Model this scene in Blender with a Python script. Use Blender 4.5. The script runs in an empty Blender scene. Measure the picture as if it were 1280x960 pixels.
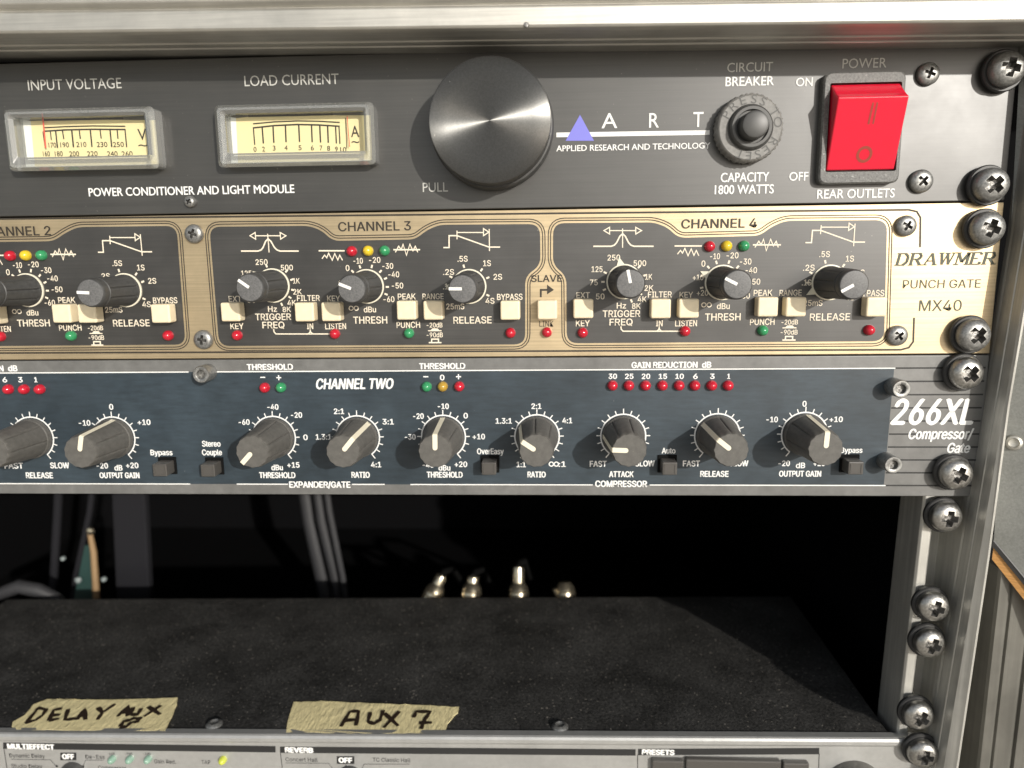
import bpy, bmesh, math, random
from mathutils import Vector, Matrix
random.seed(7)
S = 0.001                       # everything below is in millimetres, the scene in metres
C = bpy.context.scene
col = C.collection

# ------------------------------------------------------------------ camera
CAM = (107.8658, -224.8718, 29.9255); YAW, PITCH, ROLL, FPX = 0.0495, 0.1684, -0.0128, 921.1
ca, sa, cb, sb, cc, sc_ = (math.cos(YAW), math.sin(YAW), math.cos(PITCH), math.sin(PITCH), math.cos(ROLL), math.sin(ROLL))
FW = Vector((-sa * cb, ca * cb, -sb)); RT = Vector((ca, sa, 0)); UP = RT.cross(FW)
RT, UP = cc * RT + sc_ * UP, -sc_ * RT + cc * UP
cd = bpy.data.cameras.new('camera'); cam = bpy.data.objects.new('camera', cd); col.objects.link(cam)
m = Matrix((RT, UP, -FW)).transposed().to_4x4(); m.translation = Vector(CAM) * S; cam.matrix_world = m
cd.sensor_width = 36; cd.lens = 36 * FPX / 1280; cd.clip_start = 0.01; cd.clip_end = 50
cd.dof.use_dof = True; cd.dof.focus_distance = 0.216; cd.dof.aperture_fstop = 11
C.camera = cam

# ------------------------------------------------------------------ light
SUN = Vector((0.62, -1.0, 0.33)).normalized()          # towards the sun
EL = math.asin(SUN.z); AZ = math.atan2(SUN.x, SUN.y)
W = bpy.data.worlds.new('World'); C.world = W; W.use_nodes = True
nt = W.node_tree; bg = nt.nodes['Background']
sky = nt.nodes.new('ShaderNodeTexSky'); sky.sky_type = 'NISHITA'; sky.sun_disc = False
sky.sun_elevation = EL; sky.sun_rotation = AZ
hs = nt.nodes.new('ShaderNodeHueSaturation'); hs.inputs['Saturation'].default_value = 0.35
nt.links.new(sky.outputs[0], hs.inputs['Color'])
tcw = nt.nodes.new('ShaderNodeTexCoord'); sx = nt.nodes.new('ShaderNodeSeparateXYZ'); nt.links.new(tcw.outputs['Generated'], sx.inputs[0])
mrw = nt.nodes.new('ShaderNodeMapRange'); mrw.inputs[1].default_value = -.12; mrw.inputs[2].default_value = .03; nt.links.new(sx.outputs['Z'], mrw.inputs[0])
mxw = nt.nodes.new('ShaderNodeMix'); mxw.data_type = 'RGBA'; nt.links.new(mrw.outputs[0], mxw.inputs[0]); mxw.inputs[6].default_value = (2.6, 2.35, 2.0, 1)
nt.links.new(hs.outputs[0], mxw.inputs[7]); nt.links.new(mxw.outputs[2], bg.inputs[0]); bg.inputs[1].default_value = 0.14
sl = bpy.data.lights.new('sun', 'SUN'); sl.energy = 3.6; sl.angle = math.radians(0.9); sl.color = (1, .95, .87)
so = bpy.data.objects.new('sun', sl); col.objects.link(so); so.rotation_euler = SUN.to_track_quat('Z', 'Y').to_euler(); so.location = SUN * 2
C.view_settings.view_transform = 'Standard'; C.view_settings.look = 'None'; C.view_settings.exposure = 0.0; C.view_settings.gamma = 1

# ------------------------------------------------------------------ picture point -> place (mm)
def ray(px, py): return RT * ((px - 640) / FPX) - UP * ((py - 480) / FPX) + FW
def U(px, py, d=0.0):           # on the plane d mm in front of the rack panels
    r = ray(px, py); t = (-d - CAM[1]) / r.y
    return CAM[0] + t * r.x, CAM[2] + t * r.z
LIDZ, LIDK = -130.6, 0.0145     # lid of the lowest unit: slightly skew in the rack
def F(px, py, h=0.0):           # on the lid, h mm above
    r = ray(px, py); n = Vector((-LIDK, 0, 1)); o = Vector((0, 0, LIDZ + h))
    t = (o - Vector(CAM)).dot(n) / r.dot(n)
    return Vector(CAM) + r * t

# ------------------------------------------------------------------ materials
def mat(name, base, rough=.5, metal=0., spec=.5, noise=None, amp=.25, bump=0., rvar=0., trans=0., coat=0., crough=.08, speck=None, emit=None, bd=.00002, smudge=0.):
    M = bpy.data.materials.new(name); M.use_nodes = True; t = M.node_tree; b = t.nodes['Principled BSDF']
    b.inputs['Base Color'].default_value = (*base, 1); b.inputs['Roughness'].default_value = rough; b.inputs['Metallic'].default_value = metal
    b.inputs['Specular IOR Level'].default_value = spec; b.inputs['Coat Weight'].default_value = coat; b.inputs['Coat Roughness'].default_value = crough; b.inputs['Transmission Weight'].default_value = trans
    if emit: b.inputs['Emission Color'].default_value = (*emit[0], 1); b.inputs['Emission Strength'].default_value = emit[1]
    src = None
    if noise:
        tc = t.nodes.new('ShaderNodeTexCoord'); mp = t.nodes.new('ShaderNodeMapping'); mp.inputs['Scale'].default_value = noise
        nz = t.nodes.new('ShaderNodeTexNoise'); nz.inputs['Scale'].default_value = 1; nz.inputs['Detail'].default_value = 4; nz.inputs['Roughness'].default_value = .6
        t.links.new(tc.outputs['Object'], mp.inputs[0]); t.links.new(mp.outputs[0], nz.inputs['Vector'])
        mr = t.nodes.new('ShaderNodeMapRange'); mr.inputs[1].default_value = .3; mr.inputs[2].default_value = .7
        mr.inputs[3].default_value = 1 - amp; mr.inputs[4].default_value = 1 + amp; t.links.new(nz.outputs[0], mr.inputs[0])
        mx = t.nodes.new('ShaderNodeMix'); mx.data_type = 'RGBA'; mx.blend_type = 'MULTIPLY'; mx.inputs[0].default_value = 1
        mx.inputs[6].default_value = (*base, 1); t.links.new(mr.outputs[0], mx.inputs[7]); src = mx.outputs[2]
        if bump:
            bp = t.nodes.new('ShaderNodeBump'); bp.inputs['Strength'].default_value = bump; bp.inputs['Distance'].default_value = bd
            t.links.new(nz.outputs[0], bp.inputs['Height']); t.links.new(bp.outputs[0], b.inputs['Normal'])
        if rvar:
            m2 = t.nodes.new('ShaderNodeMapRange'); m2.inputs[1].default_value = .3; m2.inputs[2].default_value = .7
            m2.inputs[3].default_value = rough - rvar; m2.inputs[4].default_value = rough + rvar; t.links.new(nz.outputs[0], m2.inputs[0]); t.links.new(m2.outputs[0], b.inputs['Roughness'])
    if smudge and src:          # handling marks and slow unevenness over the whole face
        ns = t.nodes.new('ShaderNodeTexNoise'); ns.inputs['Scale'].default_value = 38; ns.inputs['Detail'].default_value = 7; ns.inputs['Roughness'].default_value = .68; ns.inputs['Distortion'].default_value = .2
        t.links.new(tc.outputs['Object'], ns.inputs['Vector'])
        ms = t.nodes.new('ShaderNodeMapRange'); ms.inputs[1].default_value = .35; ms.inputs[2].default_value = .68; ms.inputs[3].default_value = 1 - smudge; ms.inputs[4].default_value = 1 + smudge; t.links.new(ns.outputs[0], ms.inputs[0])
        xs_ = t.nodes.new('ShaderNodeMix'); xs_.data_type = 'RGBA'; xs_.blend_type = 'MULTIPLY'; xs_.inputs[0].default_value = 1; t.links.new(src, xs_.inputs[6]); t.links.new(ms.outputs[0], xs_.inputs[7]); src = xs_.outputs[2]
        mr2 = t.nodes.new('ShaderNodeMapRange'); mr2.inputs[1].default_value = .35; mr2.inputs[2].default_value = .68; mr2.inputs[3].default_value = rough - smudge * .25; mr2.inputs[4].default_value = rough + smudge * .25; t.links.new(ns.outputs[0], mr2.inputs[0])
        t.links.new(mr2.outputs[0], b.inputs['Roughness'])
    if speck:                   # dust: (scale, threshold, colour)
        tc = t.nodes.new('ShaderNodeTexCoord'); n2 = t.nodes.new('ShaderNodeTexNoise'); n2.inputs['Scale'].default_value = speck[0]; n2.inputs['Detail'].default_value = 2
        t.links.new(tc.outputs['Object'], n2.inputs['Vector'])
        m3 = t.nodes.new('ShaderNodeMapRange'); m3.inputs[1].default_value = speck[1]; m3.inputs[2].default_value = speck[1] + .06; t.links.new(n2.outputs[0], m3.inputs[0])
        x2 = t.nodes.new('ShaderNodeMix'); x2.data_type = 'RGBA'; t.links.new(m3.outputs[0], x2.inputs[0])
        if src: t.links.new(src, x2.inputs[6])
        else: x2.inputs[6].default_value = (*base, 1)
        x2.inputs[7].default_value = (*speck[2], 1); src = x2.outputs[2]
    if src: t.links.new(src, b.inputs['Base Color'])
    return M
BR = (22, 60, 1600)             # brushed along x
MT = dict(
    black_panel=mat('brushed_black_panel', (.034, .033, .030), .42, 0, .9, BR, .22, .03, .03, speck=(900, .72, (.15, .14, .12)), smudge=.14, coat=.22, crough=.45),
    gold=mat('brushed_gold_panel', (.54, .435, .28), .44, .72, .5, BR, .15, .04, .05, speck=(1100, .80, (.2, .16, .1)), smudge=.12),
    channel_black=mat('black_channel_print', (.032, .031, .029), .43, 0, .9, BR, .25, .03, .03, speck=(900, .755, (.2, .19, .16)), smudge=.25),
    brown_ink=mat('dark_brown_ink', (.035, .028, .02), .6),
    cream_ink=mat('cream_ink', (.80, .72, .58), .6),
    white_ink=mat('white_ink', (.80, .80, .78), .6),
    shaded_white_ink=mat('shaded_white_ink', (.50, .50, .47), .6),  # white print dimmed: the shadow over these words is in the colour
    lavender=mat('lavender_ink', (.20, .20, .66), .5),
    xl_grey=mat('grey_panel', (.135, .135, .13), .44, 0, .9, (300, 300, 300), .15, .05, .04, speck=(800, .77, (.28, .27, .25)), smudge=.15),
    xl_navy=mat('navy_print', (.026, .040, .052), .46, 0, .55, (150, 150, 900), .2, .05, .04, speck=(700, .755, (.16, .18, .19)), smudge=.25),
    black_ink=mat('black_ink', (.018, .018, .018), .6),
    knob=mat('soft_black_plastic', (.055, .055, .054), .5, 0, .5, (900, 900, 900), .25, .15, .1, speck=(1400, .74, (.13, .12, .11))),
    knob_cap=mat('grey_cap', (.12, .12, .12), .5, 0, .5, (2500, 2500, 2500), .3, .1, .05),
    xl_knob=mat('rubber_grey_plastic', (.10, .096, .088), .55, 0, .45, (700, 700, 700), .15, .1, .05, speck=(1300, .73, (.17, .155, .13)), smudge=.07),
    ring=mat('cream_ring', (.72, .68, .55), .4),
    pointer=mat('white_pointer', (.85, .84, .80), .45),
    ivory=mat('ivory_pointer', (.80, .74, .58), .5),
    button=mat('cream_plastic', (.82, .71, .50), .38, 0, .5, (400, 400, 400), .06),
    dark_button=mat('dark_button_plastic', (.075, .07, .064), .42, speck=(1500, .74, (.2, .19, .17))),
    led_red=mat('red_led', (.50, .012, .03), .15, coat=.6), led_green=mat('green_led', (.035, .28, .11), .15, coat=.6),
    led_yellow=mat('yellow_led', (.72, .52, .03), .15, coat=.6), led_amber=mat('amber_led', (.45, .28, .04), .15, coat=.6),
    led_pale=mat('pale_green_led', (.22, .36, .28), .12, coat=.8), led_lime=mat('lime_led', (.50, .55, .06), .15, coat=.6),
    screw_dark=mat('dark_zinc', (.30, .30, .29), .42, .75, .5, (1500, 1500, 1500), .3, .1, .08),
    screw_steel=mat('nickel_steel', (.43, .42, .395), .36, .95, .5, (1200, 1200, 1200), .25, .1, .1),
    recess=mat('dark_recess', (.22, .215, .205), .4, .85, .5, (1500, 1500, 1500), .4, .6, .1, bd=.0003),
    washer=mat('black_washer', (.03, .03, .03), .45),
    alu=mat('mill_aluminium', (.55, .535, .49), .52, .85, .5, (30, 1200, 1200), .12, .1, .07, smudge=.12),
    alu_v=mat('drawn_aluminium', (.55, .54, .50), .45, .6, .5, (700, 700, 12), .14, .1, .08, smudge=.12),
    alu_d=mat('dark_aluminium', (.19, .185, .165), .52, .6, .5, (600, 600, 10), .12, .1, .06, smudge=.15),  # aluminium in a darker tone than the rails
    silver=mat('silver_panel', (.50, .50, .485), .42, .6, .5, (500, 500, 500), .05, smudge=.08),
    lid=mat('black_textured_steel', (.038, .037, .035), .68, 0, .35, (1100, 1100, 1100), .7, .8, 0, bd=.0003, speck=(950, .67, (.24, .22, .19)), smudge=.4),
    chassis=mat('black_chassis', (.012, .012, .013), .6),
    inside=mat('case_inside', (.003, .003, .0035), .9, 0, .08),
    tape=mat('masking_tape', (.88, .76, .42), .7, 0, .3, (900, 240, 600), .16, .8, bd=.0006),
    marker=mat('marker_ink', (.035, .022, .014), .5),
    meter_face=mat('cream_dial', (.84, .74, .42), .6), dial_lit_end=mat('painted_lit_dial_end', (.85, .87, .85), .5),
    needle=mat('red_needle', (.85, .12, .08), .4),
    red=mat('red_rocker', (.74, .014, .045), .22, 0, .5, coat=.7), olive=mat('olive_mark', (.30, .05, .03), .5),
    bezel=mat('grey_bezel', (.12, .12, .115), .5, 0, .5, (1800, 1800, 1800), .5, .5, .05, bd=.0002, speck=(1500, .68, (.32, .32, .31))),
    breaker=mat('grey_black_nylon', (.20, .195, .185), .5, 0, .5, (900, 900, 900), .2), breaker_dark=mat('dark_nylon', (.06, .06, .058), .42),
    letter_shade=mat('painted_relief_shade', (.07, .07, .066), .5),
    cable=mat('grey_cable', (.032, .032, .035), .6), wood=mat('raw_plywood_edge', (.52, .27, .09), .6, 0, .4, (150, 60, 2500), .25, .2),
    laminate=mat('grey_laminate', (.26, .265, .25), .5, 0, .5, (1500, 1500, 1500), .15, .2, smudge=.15), brass=mat('nickel_plug', (.60, .53, .40), .25, .95),
    stick=mat('tan_wood', (.28, .18, .09), .6), pcb=mat('dark_green_board', (.02, .05, .045), .5), pale=mat('pale_plastic', (.26, .3, .3), .4),
    grey_green_ink=mat('grey_green_print', (.085, .09, .065), .6),  # grey-green tone, lighter than the brown ink
    bezel_shade=mat('painted_bezel_shade', (.07, .062, .045), .6),  # dark strip at the dial top: bezel shade put into the colour
    strap=mat('dark_webbing', (.015, .015, .018), .85, 0, .15),
    rubber=mat('black_rubber', (.006, .006, .006), .8, 0, .1),
)
_b = MT['red'].node_tree.nodes['Principled BSDF']; _b.inputs['Subsurface Weight'].default_value = .35; _b.inputs['Subsurface Scale'].default_value = .002; _b.inputs['Subsurface Radius'].default_value = (1, .15, .1)
def spun(name):                 # turned aluminium: anisotropic round the knob's own axis
    M = mat(name, (.14, .138, .132), .35, .95, .5, (2500, 2500, 2500), .12, 0, 0, speck=(700, .73, (.35, .33, .3))); t = M.node_tree; b = t.nodes['Principled BSDF']
    tg = t.nodes.new('ShaderNodeTangent'); tg.direction_type = 'RADIAL'; tg.axis = 'Y'
    b.inputs['Anisotropic'].default_value = 1.0; b.inputs['Anisotropic Rotation'].default_value = .25; t.links.new(tg.outputs[0], b.inputs['Tangent']); return M
MT['spun'] = spun('spun_aluminium')
def clear(name):                # thin clear plastic: see through it, with a reflection
    M = bpy.data.materials.new(name); M.use_nodes = True; t = M.node_tree; t.nodes.remove(t.nodes['Principled BSDF']); o = t.nodes['Material Output']
    a = t.nodes.new('ShaderNodeBsdfTransparent'); a.inputs[0].default_value = (.96, .96, .94, 1); g = t.nodes.new('ShaderNodeBsdfGlossy'); g.inputs['Roughness'].default_value = .04
    f = t.nodes.new('ShaderNodeFresnel'); f.inputs[0].default_value = 1.45; x = t.nodes.new('ShaderNodeMixShader')
    t.links.new(f.outputs[0], x.inputs[0]); t.links.new(a.outputs[0], x.inputs[1]); t.links.new(g.outputs[0], x.inputs[2]); t.links.new(x.outputs[0], o.inputs[0]); return M
MT['clear'] = clear('clear_window')
def frosty(name):               # moulded clear plastic rim: part see-through, part milky
    M = bpy.data.materials.new(name); M.use_nodes = True; t = M.node_tree; b = t.nodes['Principled BSDF']; o = t.nodes['Material Output']
    b.inputs['Base Color'].default_value = (.74, .75, .72, 1); b.inputs['Roughness'].default_value = .08; b.inputs['Coat Weight'].default_value = .5
    a = t.nodes.new('ShaderNodeBsdfTransparent'); a.inputs[0].default_value = (.86, .87, .84, 1); x = t.nodes.new('ShaderNodeMixShader'); x.inputs[0].default_value = .27
    g = t.nodes.new('ShaderNodeBsdfGlossy'); g.inputs['Roughness'].default_value = .06; f = t.nodes.new('ShaderNodeFresnel'); f.inputs[0].default_value = 1.75; y = t.nodes.new('ShaderNodeMixShader')
    t.links.new(a.outputs[0], x.inputs[1]); t.links.new(b.outputs[0], x.inputs[2])
    t.links.new(f.outputs[0], y.inputs[0]); t.links.new(x.outputs[0], y.inputs[1]); t.links.new(g.outputs[0], y.inputs[2]); t.links.new(y.outputs[0], o.inputs[0]); return M
MT['frosty'] = frosty('clear_moulding')

# ------------------------------------------------------------------ building helpers
class B:
    """collects faces in mm (x right, y into the rack, z up) and links them as ONE mesh object"""
    def __init__(s): s.v = []; s.f = []; s.mi = []; s.ms = []; s.sm = []
    def m(s, k):
        if k not in s.ms: s.ms.append(k)
        return s.ms.index(k)
    def add(s, vs, fs, k, smooth=False):
        o = len(s.v); s.v += [tuple(v) for v in vs]; i = s.m(k)
        for f in fs: s.f.append([o + a for a in f]); s.mi.append(i); s.sm.append(smooth)
    def box(s, x0, x1, y0, y1, z0, z1, k):
        s.add([(x, y, z) for x in (x0, x1) for y in (y0, y1) for z in (z0, z1)],
              [(0, 1, 3, 2), (4, 6, 7, 5), (0, 4, 5, 1), (2, 3, 7, 6), (0, 2, 6, 4), (1, 5, 7, 3)], k)
    def flat(s, pts, d, k):     # flat print d mm in front of the panel, pts (x, z)
        s.add([(x, -d, z) for x, z in pts], [list(range(len(pts)))], k)
    def line(s, pts, w, d, k, closed=False):
        P = [Vector(p) for p in pts]; n = len(P)
        if closed: segs = [(P[i], P[(i + 1) % n]) for i in range(n)]
        else: segs = list(zip(P, P[1:]))
        L, R = [], []
        for i in range(n):
            if closed: a, b = P[i - 1], P[(i + 1) % n]
            else: a, b = P[max(0, i - 1)], P[min(n - 1, i + 1)]
            d1 = (P[i] - a); d2 = (b - P[i])
            d1 = d1.normalized() if d1.length > 1e-9 else d2.normalized(); d2 = d2.normalized() if d2.length > 1e-9 else d1
            t = (d1 + d2); t = t.normalized() if t.length > 1e-6 else d1
            nn = Vector((-t.y, t.x)); c = max(.45, abs(nn.dot(Vector((-d1.y, d1.x)))))
            L.append(P[i] + nn * w / 2 / c); R.append(P[i] - nn * w / 2 / c)
        vs = [(p.x, -d, p.y) for p in L] + [(p.x, -d, p.y) for p in R]
        fs = [(i, (i + 1) % n, n + (i + 1) % n, n + i) for i in range(n if closed else n - 1)]
        s.add(vs, fs, k)
    def prism(s, pts, y0, y1, k, cap=True):     # outline (x,z) between depths y0 (front) and y1
        n = len(pts); vs = [(x, y0, z) for x, z in pts] + [(x, y1, z) for x, z in pts]
        fs = [(i, (i + 1) % n, n + (i + 1) % n, n + i) for i in range(n)]
        if cap: fs += [list(range(n))[::-1], list(range(n, 2 * n))]
        s.add(vs, fs, k)
    def lathe(s, prof, k, n=40, smooth=True, wob=None, axis=None, o=(0, 0, 0)):   # prof (r, h): h towards the viewer
        A = Matrix.Identity(3) if axis is None else Vector((0, -1, 0)).rotation_difference(Vector(axis)).to_matrix()
        vs = []; fs = []
        for j, (r, h) in enumerate(prof):
            for i in range(n):
                a = 2 * math.pi * i / n; rr = r * (wob(a, h) if wob else 1)
                vs.append(A @ Vector((rr * math.sin(a), -h, rr * math.cos(a))) + Vector(o))
        for j in range(len(prof) - 1):
            for i in range(n): fs.append((j * n + i, j * n + (i + 1) % n, (j + 1) * n + (i + 1) % n, (j + 1) * n + i))
        fs.append([(len(prof) - 1) * n + i for i in range(n)])
        s.add(vs, fs, k, smooth)
    def tube(s, pts, r, k, n=10):
        P = [Vector(p) for p in pts]; vs = []; fs = []; R = r if isinstance(r, (list, tuple)) else [r] * len(P)
        for i, p in enumerate(P):
            t = (P[min(i + 1, len(P) - 1)] - P[max(i - 1, 0)]).normalized(); q = Vector((0, 0, 1)).rotation_difference(t)
            for j in range(n): a = 2 * math.pi * j / n; vs.append(p + q @ Vector((R[i] * math.cos(a), R[i] * math.sin(a), 0)))
        for i in range(len(P) - 1):
            for j in range(n): fs.append((i * n + j, i * n + (j + 1) % n, (i + 1) * n + (j + 1) % n, (i + 1) * n + j))
        fs += [list(range(n))[::-1], [(len(P) - 1) * n + j for j in range(n)]]
        s.add(vs, fs, k, True)
    def build(s, name, parent=None, at=(0, 0, 0), rot=0, bevel=0, fix=True, autosm=True):
        me = bpy.data.meshes.new(name); me.from_pydata([(x * S, y * S, z * S) for x, y, z in s.v], [], s.f)
        for k in s.ms: me.materials.append(MT[k])
        for p, i, sm in zip(me.polygons, s.mi, s.sm): p.material_index = i; p.use_smooth = sm
        if fix:
            bm = bmesh.new(); bm.from_mesh(me); bmesh.ops.recalc_face_normals(bm, faces=bm.faces)
            for e in bm.edges:
                if len(e.link_faces) == 2 and e.calc_face_angle(0) > .6: e.smooth = False
            bm.to_mesh(me); bm.free()
        o = bpy.data.objects.new(name, me); return put(o, parent, at, rot, bevel)
def put(o, parent, at=(0, 0, 0), rot=0, bevel=0):
    col.objects.link(o); o.parent = parent; o.location = Vector(at) * S; o.rotation_euler = (0, rot, 0)
    if bevel:
        b = o.modifiers.new('bevel', 'BEVEL'); b.width = bevel * S; b.segments = 3; b.limit_method = 'ANGLE'; b.angle_limit = .6
    return o
def thing(name, label, cat, at=(0, 0, 0), group=None):
    o = bpy.data.objects.new(name, None); o.empty_display_size = .01; col.objects.link(o); o.location = Vector(at) * S
    return tag(o, label, cat, group)
def tag(o, label, cat, group=None):
    o['label'] = label; o['category'] = cat
    if group: o['group'] = group
    return o
def copy_part(o, parent, at, rot=0, kids=True):       # a copy of a part with its sub-parts
    c = o.copy(); col.objects.link(c); c.parent = parent; c.location = Vector(at) * S; c.rotation_euler = (0, rot, 0)
    if kids:
        for ch in o.children: g = ch.copy(); col.objects.link(g); g.parent = c
    return c

# lettering: glyph outlines of the built-in face, fitted to the box measured on the panel
import os
try:                             # the grotesque that ships inside Blender; else the built-in face
    GROT = bpy.data.fonts.load(os.path.join(bpy.utils.system_resource('DATAFILES'), 'fonts', 'Inter.woff2'))
except Exception:
    GROT = None
_tx = {}
FACE = [None]
def glyphs(txt, bold=0):
    key = (txt, FACE[0] is None)
    if key not in _tx:
        cu = bpy.data.curves.new('t', 'FONT'); cu.body = txt; cu.resolution_u = 3; cu.fill_mode = 'FRONT'
        if FACE[0]: cu.font = FACE[0]
        ob = bpy.data.objects.new('t', cu); me = ob.to_mesh()
        vs = [(v.co.x, v.co.y) for v in me.vertices]; fs = [list(p.vertices) for p in me.polygons]
        ob.to_mesh_clear(); bpy.data.objects.remove(ob); bpy.data.curves.remove(cu); _tx[key] = (vs, fs)
    return _tx[key]
def capheight(): return max(v[1] for v in glyphs('H', 0)[0])
def text(b, txt, x0, x1, yc, h, k, bold=.0, d=.12, shear=0, off=(0, 0), base=0.0):
    vs, fs = glyphs(txt, 0)
    if not vs: return
    X0, Z = U(x0, yc, base); X1, Z2 = U(x1, yc, base); Z = (Z + Z2) / 2; H = abs(U(x0, yc - h / 2, base)[1] - U(x0, yc + h / 2, base)[1])
    xs = [v[0] + shear * v[1] for v in vs]; a, c = min(xs), max(xs); kx = (X1 - X0) / max(1e-6, c - a); cap = capheight()
    q = [(X0 + (x - a) * kx + off[0], -(base + d), Z + ((v[1] - cap / 2) * H / cap) + off[1]) for x, v in zip(xs, vs)]
    w = bold * H * (2.2 if FACE[0] is None else 4.0)        # heavier strokes: the same word laid down again a hair to each side
    for i, (ex, ez) in enumerate([(0, 0)] + ([(w, 0), (-w, 0), (0, w * .6), (0, -w * .6)] if bold else [])): b.add([(x + ex, y - .006 * i, z + ez) for x, y, z in q], fs, k)
def arc(cx, cz, r, a0, a1, n=28): return [(cx + r * math.sin(math.radians(a0 + (a1 - a0) * i / n)), cz + r * math.cos(math.radians(a0 + (a1 - a0) * i / n))) for i in range(n + 1)]
def disc(b, cx, cz, r, d, k, n=24): b.flat(arc(cx, cz, r, 0, 360 - 360 / n, n - 1), d, k)
def rounded(pts, r, n=5):       # rounded polygon
    out = []; N = len(pts)
    for i in range(N):
        p, a, c = Vector(pts[i]), Vector(pts[i - 1]), Vector(pts[(i + 1) % N]); u, v = (a - p), (c - p)
        rr = min(r, u.length * .48, v.length * .48); s, e = p + u.normalized() * rr, p + v.normalized() * rr
        for j in range(n + 1): t = j / n; out.append(tuple(s * (1 - t) ** 2 + p * 2 * t * (1 - t) + e * t * t))
    return out
def grow(pts, w):               # offset a clockwise or counter-clockwise outline outwards by w
    P = [Vector(p) for p in pts]; A = sum(P[i - 1].x * P[i].y - P[i].x * P[i - 1].y for i in range(len(P))); sg = 1 if A > 0 else -1; out = []
    for i in range(len(P)):
        t = (P[(i + 1) % len(P)] - P[i - 1]).normalized(); out.append((P[i].x + sg * t.y * w, P[i].y - sg * t.x * w))
    return out
RU = 44.45; PX0, PX1 = -238.5, 239.6

# ================================================================== THE RACK CASE
case = thing('rack_case', 'aluminium edged flight case holding the rack units, its top and right edge in view', 'flight case', (0, 120, -180))
def part(b, name, parent=case, **k):
    o = b.build(name, None, **k); o.parent = parent; o.location = -parent.location if parent else o.location; return o
b = B()                          # top rail: profile (y, z) pulled along x, a little skew
prof = [(6, 90.2), (6, 88.6), (-6, 88.6), (-6.2, 89.2), (-7.4, 89.2), (-7.6, 88.6), (-11, 88.6), (-11.2, 89.3), (-12.4, 89.3), (-12.6, 88.6), (-20.4, 88.6), (-22.0, 88.9), (-22.4, 89.5), (-22.4, 93.8), (-21.8, 94.5), (-22.8, 94.8), (-23.8, 95.6), (-24.0, 97.0), (-24.0, 108), (-20, 130), (6, 130)]
xs = (-120, 320); vs = []
for x in xs: vs += [(x, y, z - .0155 * (x - 90)) for y, z in prof]
n = len(prof); b.add(vs, [(i, (i + 1) % n, n + (i + 1) % n, n + i) for i in range(n)] + [list(range(n))[::-1], list(range(n, 2 * n))], 'alu')
part(b, 'top_rail', bevel=.3)
b = B(); X, Z = U(658, 31, 22.5); b.lathe([(.1, 0), (.75, 0), (.6, .25), (.1, .3)], 'recess', 16, o=(X, -22.4, Z)); part(b, 'rivet')
def vbar(prof_top, prof_bot, z1, z0, k):
    b = B(); n = len(prof_top); vs = [(x, y, z1) for x, y in prof_top] + [(x, y, z0) for x, y in prof_bot]
    b.add(vs, [(i, (i + 1) % n, n + (i + 1) % n, n + i) for i in range(n)] + [list(range(n))[::-1], list(range(n, 2 * n))], k); return b
def side(z):                     # inner face of the extrusion, proud of the panels; it leans a little
    xl = 239.5 + (z + 14) * .064 if z < -14 else min(242.7, 239.5 + (z + 14) * .065)
    e = .4 + max(0, min(1, (-14 - z) / 117)) * 2.6
    return [(xl, 2.3), (xl, .6), (xl + .25, -.2), (xl + .1, -.6), (xl + .3, -4.6), (xl + .55, -4.9), (xl + .4, -5.3), (xl + .6, -8.8), (xl + .6 + e, -9.2 - .9 * e), (xl + 1.3 + e, -9.0 - .9 * e), (xl + 1.3 + e, -7), (xl + 2.6, -5), (xl + 2.6, 2.3)]
b = B(); zz = (86.5, 36, -14, -60, -180); n = len(side(0)); vs = []
for z in zz: vs += [(x, y, z) for x, y in side(z)]
b.add(vs, [(j * n + i, j * n + (i + 1) % n, (j + 1) * n + (i + 1) % n, (j + 1) * n + i) for j in range(len(zz) - 1) for i in range(n)] + [list(range(n))[::-1], list(range((len(zz) - 1) * n, len(zz) * n))], 'alu_v')
part(b, 'side_rail')
def rail(z):                     # rack rail with its screw channel
    o = .027 * (z + 44)
    return [(x + o, y) for x, y in [(225.4, 17), (225.4, 3.4), (226, 2.6), (228.6, 2.6), (229.2, 3.2), (229.2, 11), (236.5, 12), (237.5, 7), (238, 3.2), (239.5, 3), (239.5, 20), (226.8, 20), (226.8, 17)]]
b = vbar(rail(-30), rail(-180), -30, -180, 'alu_v'); part(b, 'rack_rail', bevel=.2)
b = B(); b.box(-270, 262, 330, 334, -185, 120, 'inside'); part(b, 'back_wall')
b = B(); b.box(243, 247, 40, 330, -185, 120, 'inside'); b.box(-270, -266, 40, 330, -185, 120, 'inside'); b.box(-266, 243, 24, 330, 122, 126, 'inside'); b.box(-266, 243, 24, 330, -185, -181, 'inside'); part(b, 'case_lining')

# open door or lid at the far right of the photograph
door = thing('case_door', 'grey laminated door with raw plywood edge and a rivet, open beside the rack', 'door', (255, 0, -60))
b = B()
def onx(px, py, d): X, Z = U(px, py, d); return (X, -d, Z)
dv = [onx(1276, 60, -1), onx(1330, 40, 10), onx(1330, 790, 10), onx(1242, 682, -1)]
off = Vector((9, 6, 0)); dv2 = [tuple(Vector(v) + off) for v in dv]
b.add(dv + dv2, [(0, 1, 2, 3), (4, 7, 6, 5), (0, 3, 7, 4), (1, 5, 6, 2), (3, 2, 6, 7), (0, 4, 5, 1)], 'laminate'); part(b, 'door_panel', door)
b = B(); lo = [onx(1242, 683, -1), onx(1330, 791, 10), onx(1330, 813, 10), onx(1240, 699, -1)]; lo2 = [tuple(Vector(v) + off) for v in lo]
b.add(lo + lo2, [(0, 1, 2, 3), (4, 7, 6, 5), (0, 3, 7, 4), (1, 5, 6, 2), (3, 2, 6, 7), (0, 4, 5, 1)], 'wood'); part(b, 'plywood_edge', door)
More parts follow.
